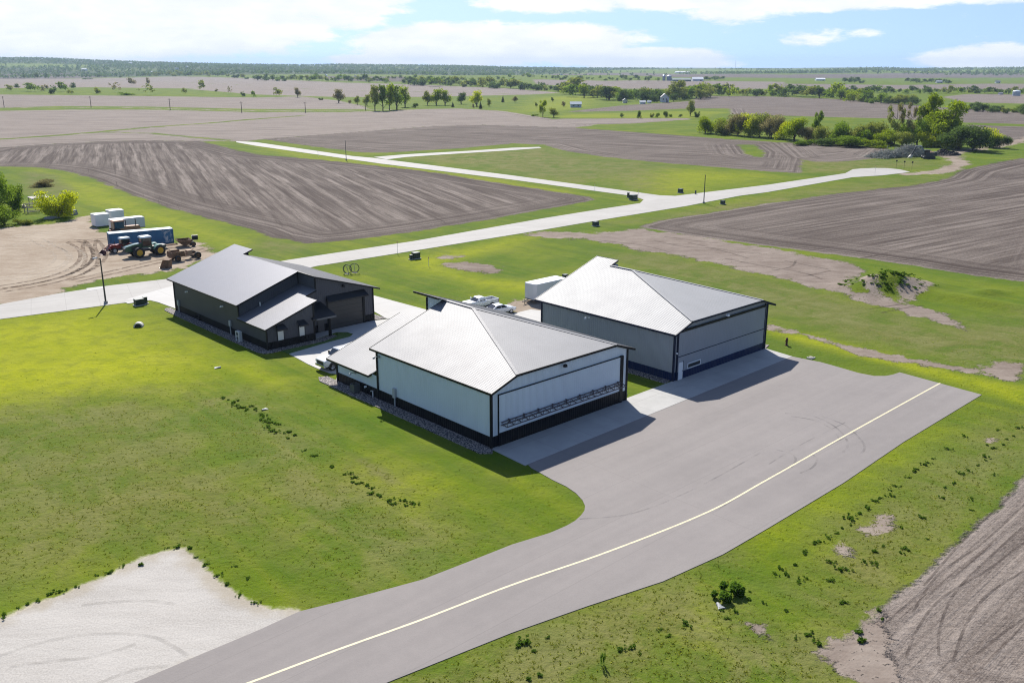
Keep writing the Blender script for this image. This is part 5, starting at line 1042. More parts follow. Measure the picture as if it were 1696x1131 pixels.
def heap(name, px, py, rx, ry, h, m_, label, cat, rz=0.0, seed=1, n=26):
    rr = random.Random(seed); mb = MB(); vs_, fs = [], []
    for i in range(n + 1):
        for j in range(n + 1):
            u, v = i / n * 2 - 1, j / n * 2 - 1; d = u * u + v * v
            z = h * max(0, (1 - d)) ** .8 * (.75 + .5 * rr.random()) * (1 + .35 * math.sin(u * 5 + seed) * math.cos(v * 4)) - .05
            vs_.append((u * rx + rr.uniform(-.03, .03) * rx, v * ry + rr.uniform(-.03, .03) * ry, z))
    for i in range(n):
        for j in range(n): a = i * (n + 1) + j; fs.append((a, a + n + 1, a + n + 2, a + 1))
    o = mb.mesh(vs_, fs).build(name, m_, None); o.location = at(px, py); o.rotation_euler.z = rz; return tag(o, label, cat)
SOIL = mat('black_soil', (.030, .022, .020), .95, var=.7, vscale=1.5, bump=.2, bscale=3)
heap('soil_heap', 1566, 257, 6.5, 4.0, 1.7, SOIL, 'long dark soil heap to the right of the excavator', 'soil heap', .2, 3)
heap('soil_heap', 1461, 238.5, 5.5, 3.0, 1.7, SOIL, 'dark earth heap in front of the green thicket', 'soil heap', 0, 5)
def brush_pile(px, py, px2, py2, h):
    a, b_ = at(px, py, 0), at(px2, py2, 0); L = (b_ - a).length; c = (a + b_) / 2; rr = random.Random(4); m_ = MB()
    for i in range(2300):
        t = rr.uniform(-1, 1); w = rr.gauss(0, .5); hh = h * max(0, 1 - t * t) * max(0, 1 - w * w * .55) * (.75 + .25 * math.sin(t * 6)); p = Vector((t * L / 2, w * 4.6, rr.uniform(.0, 1) ** .6 * hh))
        d = Vector((rr.gauss(0, 1), rr.gauss(0, 1), rr.gauss(0, .5))).normalized() * rr.uniform(.6, 1.9); m_.beam(p - d, p + d, rr.uniform(.05, .13), rr.uniform(.05, .13))
    m_.v = [(x, y, max(z, .02)) for x, y, z in m_.v]
    o = m_.build('brush_pile', mat('grey_brush', (.34, .34, .30), .9, var=.8, vscale=.8, col2=(.15, .16, .125))); o.location = c; o.rotation_euler.z = math.atan2((b_ - a).y, (b_ - a).x); return tag(o, 'long grey pile of cut brush and branches beside the excavator', 'brush pile')
brush_pile(1446, 262, 1542, 256, 4.4)

# ------------------------------------------------------------------ street furniture and small things on the ground
STEEL = mat('bronze_pole', (.030, .028, .028), .5); TRANS = mat('transformer_green', (.013, .032, .028), .5)
def lamp_post(px, py, h, label, head=True):
    r = empty('lamp_post', at(px, py, 0), UA, label, 'lamp post')
    m_ = MB(); m_.tube([(0, 0, 0), (0, 0, h)], [.13, .08], 10); m_.build('pole', STEEL, r); b = MB(); b.cyl((0, 0, .2), (0, 0, 1), .28, .4, 12); b.build('base', mat('post_footing', (.3, .3, .29), .9), r)
    if head:
        a = MB(); a.tube([(0, 0, h - .1), (-.45, 0, h + .1)], .05); a.build('arm', STEEL, r); l_ = MB(); l_.box((-.7, 0, h + .12), (.65, .36, .16), taper=.8); l_.build('lamp_head', mat('lamp_head_grey', (.35, .36, .38), .4), r)
    else:
        c = MB(); c.box((0, 0, h + .04), (.3, .22, .1)); c.build('lamp_head', STEEL, r)
lamp_post(175.5, 503, 6.7, 'dark lamp post with pale head beside the concrete road, nearest the dirt yard')
lamp_post(573.5, 265.5, 6.9, 'slim dark post by the far road junction between the plowed fields', False)
lamp_post(1165.5, 337, 7.0, 'dark post at the road junction in front of the green verge', False)
def utility_pole(px, py, hp, i):
    p = at(px, py); h = px_size(p, hp); r = empty('utility_pole', p, .2, POLE_LABELS[i], 'utility pole', 'utility poles along the gravel road')
    m_ = MB(); m_.tube([(0, 0, 0), (0, 0, h)], [.28, .18], 8); m_.build('pole', mat('pole_wood', (.085, .068, .055), .9), r); c = MB(); c.beam((-1.2, 0, h - .7), (1.2, 0, h - .7), .18); c.build('crossarm', mat('pole_wood', (.085, .068, .055), .9), r)
POLE_LABELS = ['wooden utility pole at the left end of the gravel road', 'second wooden utility pole from the left along the gravel road', 'third wooden utility pole from the left along the gravel road', 'wooden utility pole where the hedge behind the gravel road thins out', 'wooden utility pole left of the tall tree clump on the gravel road', 'wooden utility pole beside the trunks of the tall tree clump']
for i, (x, y, h) in enumerate([(7, 178.5, 18), (151, 178.5, 18), (282, 183, 19), (400.5, 187, 18), (506, 187, 17), (605.5, 183.5, 12)]): utility_pole(x, y, h, i)
def cabinet(px, py, w, d, h, label, rz=None, name='utility_cabinet', m_=None):
    r = empty(name, at(px, py, 0), UA if rz is None else rz, label, 'utility box'); mm = m_ or TRANS
    b = MB(); b.b2((-w / 2, -d / 2, .12), (w / 2, d / 2, h)); b.build('body', mm, r); t = MB(); t.prism([(-w / 2 - .04, h), (w / 2 + .04, h), (w / 2, h + .12), (-w / 2, h + .12)], -d / 2 - .04, d / 2 + .04); t.build('lid', mm, r)
    p = MB(); p.b2((-w / 2 - .15, -d / 2 - .15, 0), (w / 2 + .15, d / 2 + .15, .12)); p.build('pad', mat('pad_concrete', (.38, .37, .35), .85), r); f = MB(); f.b2((-.02, -d / 2 - .02, .15), (.02, -d / 2, h - .05)); f.build('door_seam', DARKP, r)
cabinet(1049, 331.5, 1.9, 1.2, 1.25, 'large dark green transformer box on the point of grass at the road junction'); cabinet(1040.5, 327.5, .5, .4, 1.2, 'narrow dark pedestal left of the large transformer box at the junction')
cabinet(1127, 319.5, 1.25, .9, 1.0, 'dark transformer box on the green verge beyond the road junction'); cabinet(1152, 322, .28, .28, .9, 'thin dark pedestal beside the lamp post beyond the junction')
cabinet(1197, 338.5, 1.0, .8, .85, 'dark box on the verge at the edge of the right plowed field'); cabinet(986.5, 374.5, 1.2, .9, .9, 'dark box on the grass below the main road near the bare soil')
cabinet(689, 428.5, 1.3, .9, 1.05, 'dark transformer box in the bright lawn beside the main road'); cabinet(681, 430, .5, .4, .75, 'small dark pedestal left of the box in the bright lawn')
cabinet(231, 505.5, 1.25, .85, .85, 'dark transformer box on the small lawn by the charcoal workshop'); cabinet(241, 503, .5, .45, .9, 'narrow dark pedestal right of the box by the charcoal workshop')
cabinet(936, 461.5, .8, .6, .6, 'low dark box in the lawn behind the white trailer')
cabinet(1343, 593.3, .55, .4, .06, 'flat pale cover in the lawn strip at the apron end', m_=mat('cover_grey', (.26, .25, .22), .9))
cv = empty('culvert_end', at(230, 541, 0), .12, 'pale flared culvert end at the corner of the bright lawn', 'culvert end'); m_ = MB(); n = 10
pts = [(.62 * math.cos(math.pi * i / n), .62 * math.sin(math.pi * i / n)) for i in range(n + 1)]; inn = [(x * .74, z * .74) for x, z in pts]; m_.prism([(x, z) for x, z in pts] + inn[::-1], -.35, .35); m_.build('pipe_rim', mat('pale_concrete', (.50, .49, .46), .8), cv); m_ = MB(); m_.prism([(x * .73, z * .73) for x, z in pts], -.22, .3); m_.build('pipe_mouth', DARKP, cv)
def flared_end(px, py, rz, label, L=2.2):
    r = empty('culvert_end', at(px, py, 0), rz, label, 'culvert end'); m_ = MB(); n = 9; vs_, fs = [], []
    for k, (x, rad, top) in enumerate(((0, .32, 1.0), (.6, .38, .8), (1.3, .55, .4), (2.0, .8, .15))):
        for i in range(n + 1):
            a = math.pi * i / n; vs_.append((x * L / 2, rad * L * .6 * math.cos(a), .04 + rad * L * .6 * math.sin(a) * top))
    for k in range(3):
        for i in range(n): a = k * (n + 1) + i; fs.append((a, a + 1, a + n + 2, a + n + 1))
    o = m_.mesh(vs_, fs).build('apron_shell', GALV, r); md = o.modifiers.new('thick', 'SOLIDIFY'); md.thickness = .05
flared_end(1188, 1000, UA - 2.0, 'shiny galvanised culvert end beside the weed clump in the near grass', .6)
flared_end(366, 609, UA + 2.7, 'galvanised culvert end at the tip of the bright lawn', .7)
flared_end(434, 680, UA + .2, 'pale culvert apron beside the weed row on the lawn', .6)
hd = empty('fire_hydrant', at(1302.5, 572, 0), UA, 'dark red fire hydrant on the lawn near the grey hangar', 'hydrant'); hd.scale = (.85, .85, .8); HR = mat('hydrant_red', (.075, .010, .012), .5); m_ = MB(); m_.tube([(0, 0, 0), (0, 0, .12), (0, 0, .12), (0, 0, .95), (0, 0, 1.05), (0, 0, 1.25)], [.24, .24, .15, .15, .2, .06], 12); m_.build('barrel', HR, hd)
for s in (1, -1): m_ = MB(); m_.cyl((s * .2, 0, .75), (1, 0, 0), .09, .2, 10); m_.build('outlet_cap', HR, hd)
def pipe_coil(px, py, label, rz):
    r = empty('pipe_coil', at(px, py, 0), rz, label, 'pipe coil'); m_ = MB()
    for k in range(2): m_.tube([Vector((.14 * k - .1 + .03 * math.sin(i), (.78 - .05 * k) * math.cos(i * .349), .84 + (.78 - .05 * k) * math.sin(i * .349))) for i in range(19)], .05, 6)
    m_.build('coil', mat('pipe_grey_black', (.06, .07, .07), .6), r); s = MB(); s.beam((.35, 0, .05), (-.35, 0, 1.5), .08); s.beam((-.35, .5, .05), (-.35, -.5, .05), .08); s.build('stand', mat('pale_concrete', (.50, .49, .46), .8), r)
pipe_coil(576, 454, 'black pipe coil on the lawn behind the workshop, left of the two', UA + .5); pipe_coil(587.5, 452, 'black pipe coil with a pale stand, right of the two behind the workshop', UA + .9)
STK = mat('stake_white', (.6, .6, .58), .6)
def stake(px, py, h, label, m_=STK, head=None):
    r = empty('marker_stake', at(px, py, 0), 0, label, 'marker stake'); s = MB(); s.tube([(0, 0, 0), (0, 0, h)], .035, 6); s.build('rod', m_, r)
    f = MB(); f.box((0, .0, h - .12), (.13, .05, .3) if not head else head); f.build('marker', mat('marker_orange', (.45, .12, .04), .6) if not head else DARKP, r)
stake(658.5, 421, 2.3, 'thin pale marker stake at the edge of the main road above the bright lawn'); stake(985, 317, 2.2, 'thin marker stake on the approach road before the junction'); stake(1057, 327, 1.8, 'thin marker stake right of the big transformer box'); stake(527, 261, 2.2, 'thin marker stake by the far end of the approach road'); stake(710, 441, 1.6, 'short thin stake in the bright lawn right of the transformer box')
stake(1449, 290, 3.0, 'thin pale stake at the turning circle')
for i, (x, y) in enumerate([(1484, 279), (1497, 280.5), (1510, 281.5)]): stake(x, y, 2.6, ['leftmost of the three dark-headed posts beyond the turning circle', 'middle of the three dark-headed posts beyond the turning circle', 'rightmost of the three dark-headed posts beyond the turning circle'][i], DARKP, (.5, .12, .5))

# ------------------------------------------------------------------ far farm buildings
def house(name, px, py, wpx, hpx, label, cat, depth=1.0, wall=(.55, .56, .57), roof=(.25, .25, .26), rz=0.0, gable=.4, windows=0, door=True):
    p = at(px, py); w = px_size(p, wpx); h = px_size(p, hpx); d = w * depth; e = h * (1 - gable); r = empty(name, p, rz, label, cat)
    m_ = MB(); m_.prism([(-w / 2, -1), (w / 2, -1), (w / 2, e), (0, h - .1), (-w / 2, e)], -d / 2, d / 2) if depth >= .9 else None
    if depth < .9: m_.mesh([(-w / 2, -d / 2, -1), (w / 2, -d / 2, -1), (w / 2, d / 2, -1), (-w / 2, d / 2, -1), (-w / 2, -d / 2, e), (w / 2, -d / 2, e), (w / 2, d / 2, e), (-w / 2, d / 2, e), (-w / 2, 0, h - .1), (w / 2, 0, h - .1)], [(0, 1, 5, 4), (2, 3, 7, 6), (1, 2, 6, 9, 5), (3, 0, 4, 8, 7), (4, 5, 9, 8), (6, 7, 8, 9)])
    m_.build('wall', mat('far_wall_%02d%02d' % (wall[0] * 100, wall[2] * 100), wall, .7), r); t = MB(); o = .4
    if depth >= .9:
        for s in (1, -1): t.mesh([(0, -d / 2 - o, h), (0, d / 2 + o, h), (s * (w / 2 + o), d / 2 + o, e - .2), (s * (w / 2 + o), -d / 2 - o, e - .2), (0, -d / 2 - o, h + .3), (0, d / 2 + o, h + .3), (s * (w / 2 + o), d / 2 + o, e + .1), (s * (w / 2 + o), -d / 2 - o, e + .1)], [(0, 1, 2, 3), (4, 5, 6, 7), (0, 3, 7, 4), (1, 2, 6, 5), (3, 2, 6, 7)])
    else:
        for s in (1, -1): t.mesh([(-w / 2 - o, 0, h), (w / 2 + o, 0, h), (w / 2 + o, s * (d / 2 + o), e - .2), (-w / 2 - o, s * (d / 2 + o), e - .2), (-w / 2 - o, 0, h + .3), (w / 2 + o, 0, h + .3), (w / 2 + o, s * (d / 2 + o), e + .1), (-w / 2 - o, s * (d / 2 + o), e + .1)], [(0, 1, 2, 3), (4, 5, 6, 7), (0, 3, 7, 4), (1, 2, 6, 5), (3, 2, 6, 7)])
    t.build('roof', mat('far_roof_%02d%02d' % (roof[0] * 100, roof[2] * 100), roof, .6), r)
    for i in range(windows):
        x_ = (i + .5) / windows * w * .8 - w * .4; q = MB(); q.b2((x_ - w * .05, -d / 2 - .06, e * .45), (x_ + w * .05, -d / 2 + .02, e * .8)); q.build('window', GLASS, r)
    if door: q = MB(); q.b2((w * .18, -d / 2 - .07, -.9), (w * .34, -d / 2 + .02, e * .55)); q.build('door', DARKP, r)
    return r
house('farmhouse', 1100, 170, 13, 14, 'white gabled farmhouse among the dark farmstead trees', 'house', 1.1, windows=2)
house('shed', 953.5, 178.5, 18, 9, 'pale grey shed in the open green left of the farmstead', 'shed', .6, wall=(.42, .46, .50), roof=(.45, .50, .54), door=False, windows=2)
house('shed', 1035, 171, 7, 7, 'small cream shed at the left edge of the farmstead trees', 'shed', 1.0, wall=(.6, .56, .48)); house('shed', 1064, 172.5, 9, 5, 'low white shed in front of the farmhouse', 'shed', .7, wall=(.65, .66, .68), roof=(.6, .62, .64)); house('shed', 1075, 171.5, 6, 4, 'low white trailer-like shed nearest the farmhouse', 'shed', .7, wall=(.65, .66, .68), roof=(.6, .62, .64))
house('barn', 1128, 135, 30, 5, 'long dark green barn beside the distant silos', 'barn', .5, wall=(.07, .11, .10), roof=(.10, .15, .14), gable=.5); house('barn', 1155, 134.5, 18, 6, 'white barn right of the distant dark barn', 'barn', .6, wall=(.62, .64, .66), roof=(.68, .70, .72), gable=.5); house('barn', 1130, 122, 24, 3, 'thin pale barn on the slope above the distant silos', 'barn', .5, wall=(.5, .52, .54), roof=(.55, .57, .6))
house('barn', 1358, 134, 15, 4, 'white barn alone in the distant green field on the right', 'barn', .6, wall=(.66, .68, .7), roof=(.72, .74, .76)); house('barn', 1555, 138, 10, 4, 'pale barn beside dark trees in the distant right fields', 'barn', .6, wall=(.5, .5, .5), roof=(.4, .42, .44)); house('barn', 1652, 138, 7, 4, 'grey barn on the far right slope', 'barn', .7); house('shed', 1657, 157, 6, 3, 'small white shed left of the grain bin', 'shed', .8, wall=(.66, .68, .7))
for i, (x, y, w, lb) in enumerate([(217, 107, 6, 'tiny white house on the left ridge'), (293, 115.5, 5, 'tiny white house on the wooded slope, right of the ridge house'), (140, 117.5, 8, 'long tiny pale barn at the foot of the left wooded slope'), (254, 122, 6, 'tiny white house beside dark trees below the left wood'), (310, 113, 4, 'tiny white shed high on the left wooded slope'), (540, 126.5, 4, 'tiny white house left of the dark distant field'), (563, 128, 7, 'tiny pale barn at the edge of the dark distant field'), (589, 128, 4, 'tiny white shed right of the pale barn at the dark field'), (720, 132, 6, 'tiny white barn behind the middle tree line'), (1009, 116, 3.5, 'left of the two tiny white tanks on the middle ridge'), (1013.5, 116, 3.5, 'right of the two tiny white tanks on the middle ridge'), (930, 125, 4, 'tiny white house in the hazy woods right of centre')]):
    house('distant_house', x, y, w, 2.6 + .12 * w, lb, 'house', .7 if w > 4 else 1.0, wall=(.66, .68, .70), roof=(.6, .62, .65), door=False)
def silo(px, py, wpx, hpx, label, m_, dome=True):
    p = at(px, py); w = px_size(p, wpx) / 2; h = px_size(p, hpx); r = empty('silo', p, 0, label, 'silo'); s = MB(); s.tube([(0, 0, -1), (0, 0, h * .8)], w, 18); s.build('bin_wall', m_, r); c = MB(); c.tube([(0, 0, h * .8), (0, 0, h * .9), (0, 0, h * .98), (0, 0, h)], [w * 1.03, w * .8, w * .35, w * .08], 18); c.build('bin_roof', mat('bin_roof_white', (.62, .66, .7), .4, metal=.2), r)
BINM = mat('bin_steel', (.32, .38, .43), .45, metal=.4); SILM = mat('silo_grey', (.22, .27, .31), .6)
silo(1099.5, 134, 5, 9.5, 'narrow grey silo left of the domed silo', SILM); silo(1108, 134, 8, 9, 'wide grey silo with a white dome beside the dark barn', SILM); silo(1683, 159, 12, 9, 'silver grain bin at the right edge of the fields', BINM)
tw = at(1218, 113); t_h = px_size(tw, 14); m_ = MB()
for k in range(3): m_.tube([(1.5 * math.cos(k * 2.1), 1.5 * math.sin(k * 2.1), -2), (.5 * math.cos(k * 2.1), .5 * math.sin(k * 2.1), t_h)], .5, 5)
for i in range(12): m_.tube([(1.2, 0, i * t_h / 12), (-.7, .9, (i + 1) * t_h / 12)], .25, 4)
o = m_.build('radio_mast', mat('mast_grey', (.35, .37, .4), .6)); o.location = tw; tag(o, 'thin lattice radio mast on the skyline', 'mast')
# ------------------------------------------------------------------ trees and plants
def leaf_mat(name, dark, light, trans=.35):
    m_ = bpy.data.materials.new(name); m_.use_nodes = True; t = NT(m_.node_tree); t.n.clear(); o = t.new('ShaderNodeOutputMaterial')
    k = t.attr('tint'); oi = t.new('ShaderNodeObjectInfo'); k = t.m('ADD', k, t.m('MULTIPLY', t.m('SUBTRACT', oi.outputs['Random'], .5), .35), clamp=True)
    c = t.mix(k, dark, light); d = t.new('ShaderNodeBsdfDiffuse'); t.put(d.inputs[0], c); tr = t.new('ShaderNodeBsdfTranslucent'); t.put(tr.inputs[0], t.mix(.6, c, tuple(min(1, v * 1.5) for v in light)))
    mx_ = t.new('ShaderNodeMixShader'); mx_.inputs[0].default_value = trans; t.l.new(d.outputs[0], mx_.inputs[1]); t.l.new(tr.outputs[0], mx_.inputs[2]); t.l.new(mx_.outputs[0], o.inputs[0]); return m_
LEAF = {'green': leaf_mat('leaf_green', (.052, .102, .008), (.205, .300, .024)), 'dark': leaf_mat('leaf_dark', (.028, .060, .013), (.120, .180, .040)), 'bright': leaf_mat('leaf_bright', (.075, .135, .006), (.27, .34, .014), .42),
        'yellow': leaf_mat('leaf_yellow', (.20, .24, .008), (.46, .50, .012), .42), 'olive': leaf_mat('leaf_olive', (.092, .118, .018), (.28, .315, .055)), 'brown': leaf_mat('leaf_brown', (.10, .096, .036), (.29, .255, .11)), 'conifer': leaf_mat('leaf_conifer', (.006, .018, .010), (.022, .045, .022), .15),
        'weed': leaf_mat('leaf_weed', (.030, .072, .008), (.105, .185, .020), .5)}
BARK = mat('bark', (.085, .065, .05), .95, var=.5, vscale=3)
def leaf_cloud(rg, blobs, n, size):
    """n leaf-sized quads spread through the blobs; blobs: (cx, cy, cz, rx, ry, rz)"""
    B = np.array(blobs); wts = (B[:, 3] * B[:, 4] + B[:, 3] * B[:, 5]); wts = wts / wts.sum(); idx = rg.choice(len(B), n, p=wts)
    d = rg.normal(size=(n, 3)); d /= np.linalg.norm(d, axis=1)[:, None]; rad = rg.random(n) ** .42 * (1 + rg.normal(size=n) * .06)
    c = B[idx, :3] + d * B[idx, 3:] * rad[:, None]
    a = rg.normal(size=(n, 3)); a /= np.linalg.norm(a, axis=1)[:, None]; b = np.cross(a, rg.normal(size=(n, 3))); b /= np.linalg.norm(b, axis=1)[:, None]
    s = size * (.6 + .8 * rg.random(n))[:, None]
    v = np.stack([c - a * s, c + b * s * .6, c + a * s, c - b * s * .6], 1).reshape(-1, 3); f = np.arange(n * 4).reshape(-1, 4)
    bt = rg.random(len(B)); tint = np.clip(bt[idx] * .45 + rg.random(n) * .4 + .12, 0, 1)
    return v, f, np.repeat(tint, 4)
def mesh_np(name, v, f, tint=None, mats=()):
    me = bpy.data.meshes.new(name); n, q = len(v), len(f); k = f.shape[1]; me.vertices.add(n); me.loops.add(q * k); me.polygons.add(q)
    me.vertices.foreach_set('co', v.astype(np.float32).ravel()); me.loops.foreach_set('vertex_index', f.astype(np.int32).ravel()); me.polygons.foreach_set('loop_start', np.arange(0, q * k, k, dtype=np.int32)); me.update(calc_edges=True)
    if tint is not None: me.attributes.new('tint', 'FLOAT', 'POINT').data.foreach_set('value', tint.astype(np.float32))
    for m_ in mats: me.materials.append(m_)
    return me
def crown_blobs(rg, kind):
    bl = []
    if kind == 'round':
        for i in range(13):
            a = rg.random() * 6.28; r_ = .30 * math.sqrt(rg.random()); z = .26 + .58 * rg.random(); k = 1 - .6 * abs(z - .5) / .5; s = .13 + .08 * rg.random(); bl.append((r_ * math.cos(a) * k * 1.1, r_ * math.sin(a) * k * 1.1, z, s, s, s * .85))
        bl.append((0, 0, .55, .24, .24, .30))
    elif kind == 'bush':
        for i in range(14):
            a = rg.random() * 6.28; r_ = .36 * math.sqrt(rg.random()); z = .12 + .62 * rg.random() * (1 - r_ * 1.1); s = .14 + .09 * rg.random(); bl.append((r_ * math.cos(a), r_ * math.sin(a), z, s, s, s))
    elif kind == 'tall':
        for i in range(15):
            t = i / 14; a = rg.random() * 6.28; r_ = (.10 + .26 * rg.random()) * (1 - .45 * t); s = .10 + .07 * rg.random(); bl.append((r_ * math.cos(a), r_ * math.sin(a), .36 + .56 * t, s, s, s * 1.0))
    elif kind == 'sparse':
        for i in range(12):
            t = i / 11; a = rg.random() * 6.28; r_ = (.12 + .28 * rg.random()); s = .07 + .06 * rg.random(); bl.append((r_ * math.cos(a), r_ * math.sin(a), .30 + .62 * t, s, s, s))
    else:
        for i in range(9):
            t = i / 8; bl.append((0, 0, .10 + .80 * t, .34 * (1 - t) + .03, .34 * (1 - t) + .03, .09))
    return bl
def trunk_mesh(rg, kind, blobs):
    m_ = MB(); top = {'round': .62, 'bush': .45, 'tall': .86, 'sparse': .9, 'conifer': .95}[kind]; r0 = {'round': .030, 'bush': .018, 'tall': .022, 'sparse': .020, 'conifer': .02}[kind]
    wob = [(rg.normal() * .012, rg.normal() * .012) for _ in range(5)]
    m_.tube([(wob[i][0] * i, wob[i][1] * i, top * i / 4 - (.03 if i == 0 else 0)) for i in range(5)], [r0 * 1.25, r0, r0 * .75, r0 * .5, r0 * .2], 7, caps=False)
    if kind != 'conifer':
        for i, b in enumerate(blobs[:11]):
            z0 = min(top * .8, max(.06, b[2] - .22 - .1 * rg.random())); p0 = Vector((0, 0, z0)); p2 = Vector(b[:3]); p1 = p0.lerp(p2, .5) + Vector((0, 0, -.03)); m_.tube([p0, p1, p2], [r0 * .5, r0 * .34, r0 * .12], 5, caps=False)
    return m_
PROTO = {}
def proto(kind, lod, var):
    key = (kind, lod, var)
    if key in PROTO: return PROTO[key]
    rg = np.random.default_rng(abs(hash((kind, var))) % 1 + {'round': 10, 'bush': 40, 'tall': 70, 'sparse': 100, 'conifer': 130}[kind] + var); bl = crown_blobs(rg, kind)
    n, s = {2: (5200, .021), 1: (1500, .033), 0: (330, .062)}[lod]
    if kind == 'sparse': n = int(n * .42)
    if kind == 'conifer': n = int(n * .8)
    v, f, tint = leaf_cloud(rg, bl, n, s); v[:, 2] = np.maximum(v[:, 2], .015)
    cm = mesh_np('crown', v, f, tint, [LEAF['green']]); tm = None
    tb = trunk_mesh(rg, kind, bl)
    if lod > 0:
        o = tb.build('trunk', BARK); tm = o.data; bpy.data.objects.remove(o)
    PROTO[key] = (cm, tm); return PROTO[key]
tree_n = [0]
def tree(px, py, hpx, wpx, kind, leaf, label, cat='tree', group=None, lod=None, name=None, yoff=0.0):
    p = at(px, py); d = p.length; h = px_size(p, hpx); w = px_size(p, wpx); rr = random.Random(int(px * 7 + py * 131)); tree_n[0] += 1
    if lod is None: lod = 2 if d < 520 else (1 if d < 1150 else 0)
    cm, tm = proto(kind, lod, rr.randrange(3)); rz = rr.random() * 6.28
    spread = {'round': .80, 'bush': .84, 'tall': .66, 'sparse': .74, 'conifer': .72}[kind]; sx = w / spread
    hs = {'round': .98, 'bush': .84, 'tall': 1.03, 'sparse': 1.0, 'conifer': .97}[kind]; sz = h / hs
    nm = name or {'round': 'broadleaf_tree', 'bush': 'bush', 'tall': 'tall_tree', 'sparse': 'bare_tree', 'conifer': 'conifer_tree'}[kind]
    if lod > 0:
        r = empty(nm, p, rz, label, cat, group); r.scale = (sx, sx, sz); c = bpy.data.objects.new('crown', cm); t = bpy.data.objects.new('trunk', tm)
        for o in (c, t): COL.objects.link(o); o.parent = r
    else:
        c = bpy.data.objects.new(nm, cm); COL.objects.link(c); c.location = p; c.rotation_euler.z = rz; c.scale = (sx, sx, sz); tag(c, label, cat, group)
    c.material_slots[0].link = 'OBJECT'; c.material_slots[0].material = LEAF[leaf]
# near left edge
for a in [(2, 353, 72, 50, 'bush', 'green', 'tallest green tree cut by the left edge of the view'), (30, 347, 56, 36, 'bush', 'green', 'dark green tree right of the tallest left edge tree'), (8, 373, 36, 46, 'bush', 'green', 'rounded green bush at the left edge beside the dirt yard'), (-22, 372, 60, 60, 'round', 'dark', 'dark tree leaning in from outside the left edge'),
          (38, 372, 12, 34, 'bush', 'olive', 'low olive scrub in front of the timber rack'), (72, 308, 12, 46, 'bush', 'brown', 'low brown scrub behind the lean-to roof')]: tree(*a, cat='bush' if a[4] == 'bush' else 'tree')
tree(98, 361, 62, 62, 'bush', 'yellow', 'vivid yellow willow-like bush by the dirt yard', cat='bush')
# thicket right of the fields, before the excavator
THK = [(1168, 221, 32, 24, 'bush', 'bright', 'bright yellow-green bush at the left end of the thicket'), (1186, 222, 28, 24, 'bush', 'bright', 'second yellow-green bush from the left end of the thicket'), (1203, 224, 34, 26, 'bush', 'olive', 'olive bush in the left part of the thicket'), (1222, 225, 38, 30, 'round', 'brown', 'brown-leaved tree in the left part of the thicket'), (1241, 226, 40, 32, 'bush', 'yellow', 'yellowest bush in the middle left of the thicket'), (1258, 227, 42, 30, 'round', 'olive', 'tall olive tree in the middle left of the thicket'), (1277, 229, 38, 30, 'round', 'brown', 'brown tree beside the vivid green tree of the thicket'),
       (1299, 231, 34, 26, 'bush', 'yellow', 'yellow bush left of the vivid green tree of the thicket'), (1316, 234, 42, 28, 'round', 'bright', 'vivid green tree in the middle of the thicket'), (1337, 235, 28, 26, 'bush', 'brown', 'low brown bush right of the vivid green tree'), (1352, 231, 46, 15, 'tall', 'green', 'narrow dark green tree rising from the middle of the thicket'), (1366, 237, 30, 28, 'bush', 'olive', 'olive bush below the narrow dark green tree'), (1388, 238, 38, 32, 'round', 'green', 'rounded green tree right of the narrow tree'),
       (1410, 238, 40, 34, 'round', 'olive', 'broad olive tree left of the bare tall trees'), (1432, 239, 34, 30, 'bush', 'green', 'green bush in front of the broad olive tree'), (1450, 238, 38, 32, 'round', 'olive', 'olive tree just left of the bare tall trees'), (1481, 239, 64, 24, 'sparse', 'olive', 'left of the two bare-limbed tall trees'), (1501, 240, 68, 26, 'sparse', 'brown', 'right of the two bare-limbed tall trees'), (1470, 241, 28, 30, 'bush', 'bright', 'green bush below the bare-limbed tall trees'), (1494, 242, 26, 30, 'bush', 'olive', 'olive bush below the right bare-limbed tree'),
       (1518, 241, 44, 34, 'round', 'green', 'dark green tree left of the tallest tree'), (1534, 238, 82, 36, 'tall', 'bright', 'pale green tall tree left of the tallest tree'), (1567, 244, 82, 58, 'round', 'bright', 'tallest bright green tree with a visible trunk above the thicket'), (1540, 243, 34, 36, 'bush', 'yellow', 'yellow bush at the foot of the tallest tree'), (1588, 248, 44, 42, 'round', 'dark', 'dark tree right of the tallest tree'), (1611, 250, 44, 44, 'bush', 'dark', 'large dark green bush at the right end of the thicket'),
       (1583, 248, 26, 28, 'bush', 'olive', 'olive bush in front of the dark tree near the excavator'), (1640, 244, 34, 28, 'bush', 'yellow', 'yellow-brown bush right of the large dark bush'), (1656, 246, 24, 22, 'bush', 'dark', 'last small dark bush at the right end of the thicket'), (1404, 243, 20, 40, 'bush', 'green', 'low green undergrowth bush below the broad olive tree'), (1378, 241, 14, 40, 'bush', 'dark', 'dark undergrowth bush in the middle of the thicket'), (1336, 241, 12, 30, 'bush', 'green', 'low undergrowth bush below the vivid green tree'), (1436, 244, 14, 40, 'bush', 'bright', 'bright undergrowth bush near the earth heap')]
for a in THK:
    a = list(a); a[3] *= 1.45 if a[4] in ('bush', 'round') and a[0] != 1567 else 1.1
    if a[4] == 'round' and a[0] not in (1567, 1316, 1588): a[4] = 'bush'; a[2] *= 1.08
    tree(*a, cat='bush' if a[4] == 'bush' else 'tree', group='trees of the thicket')
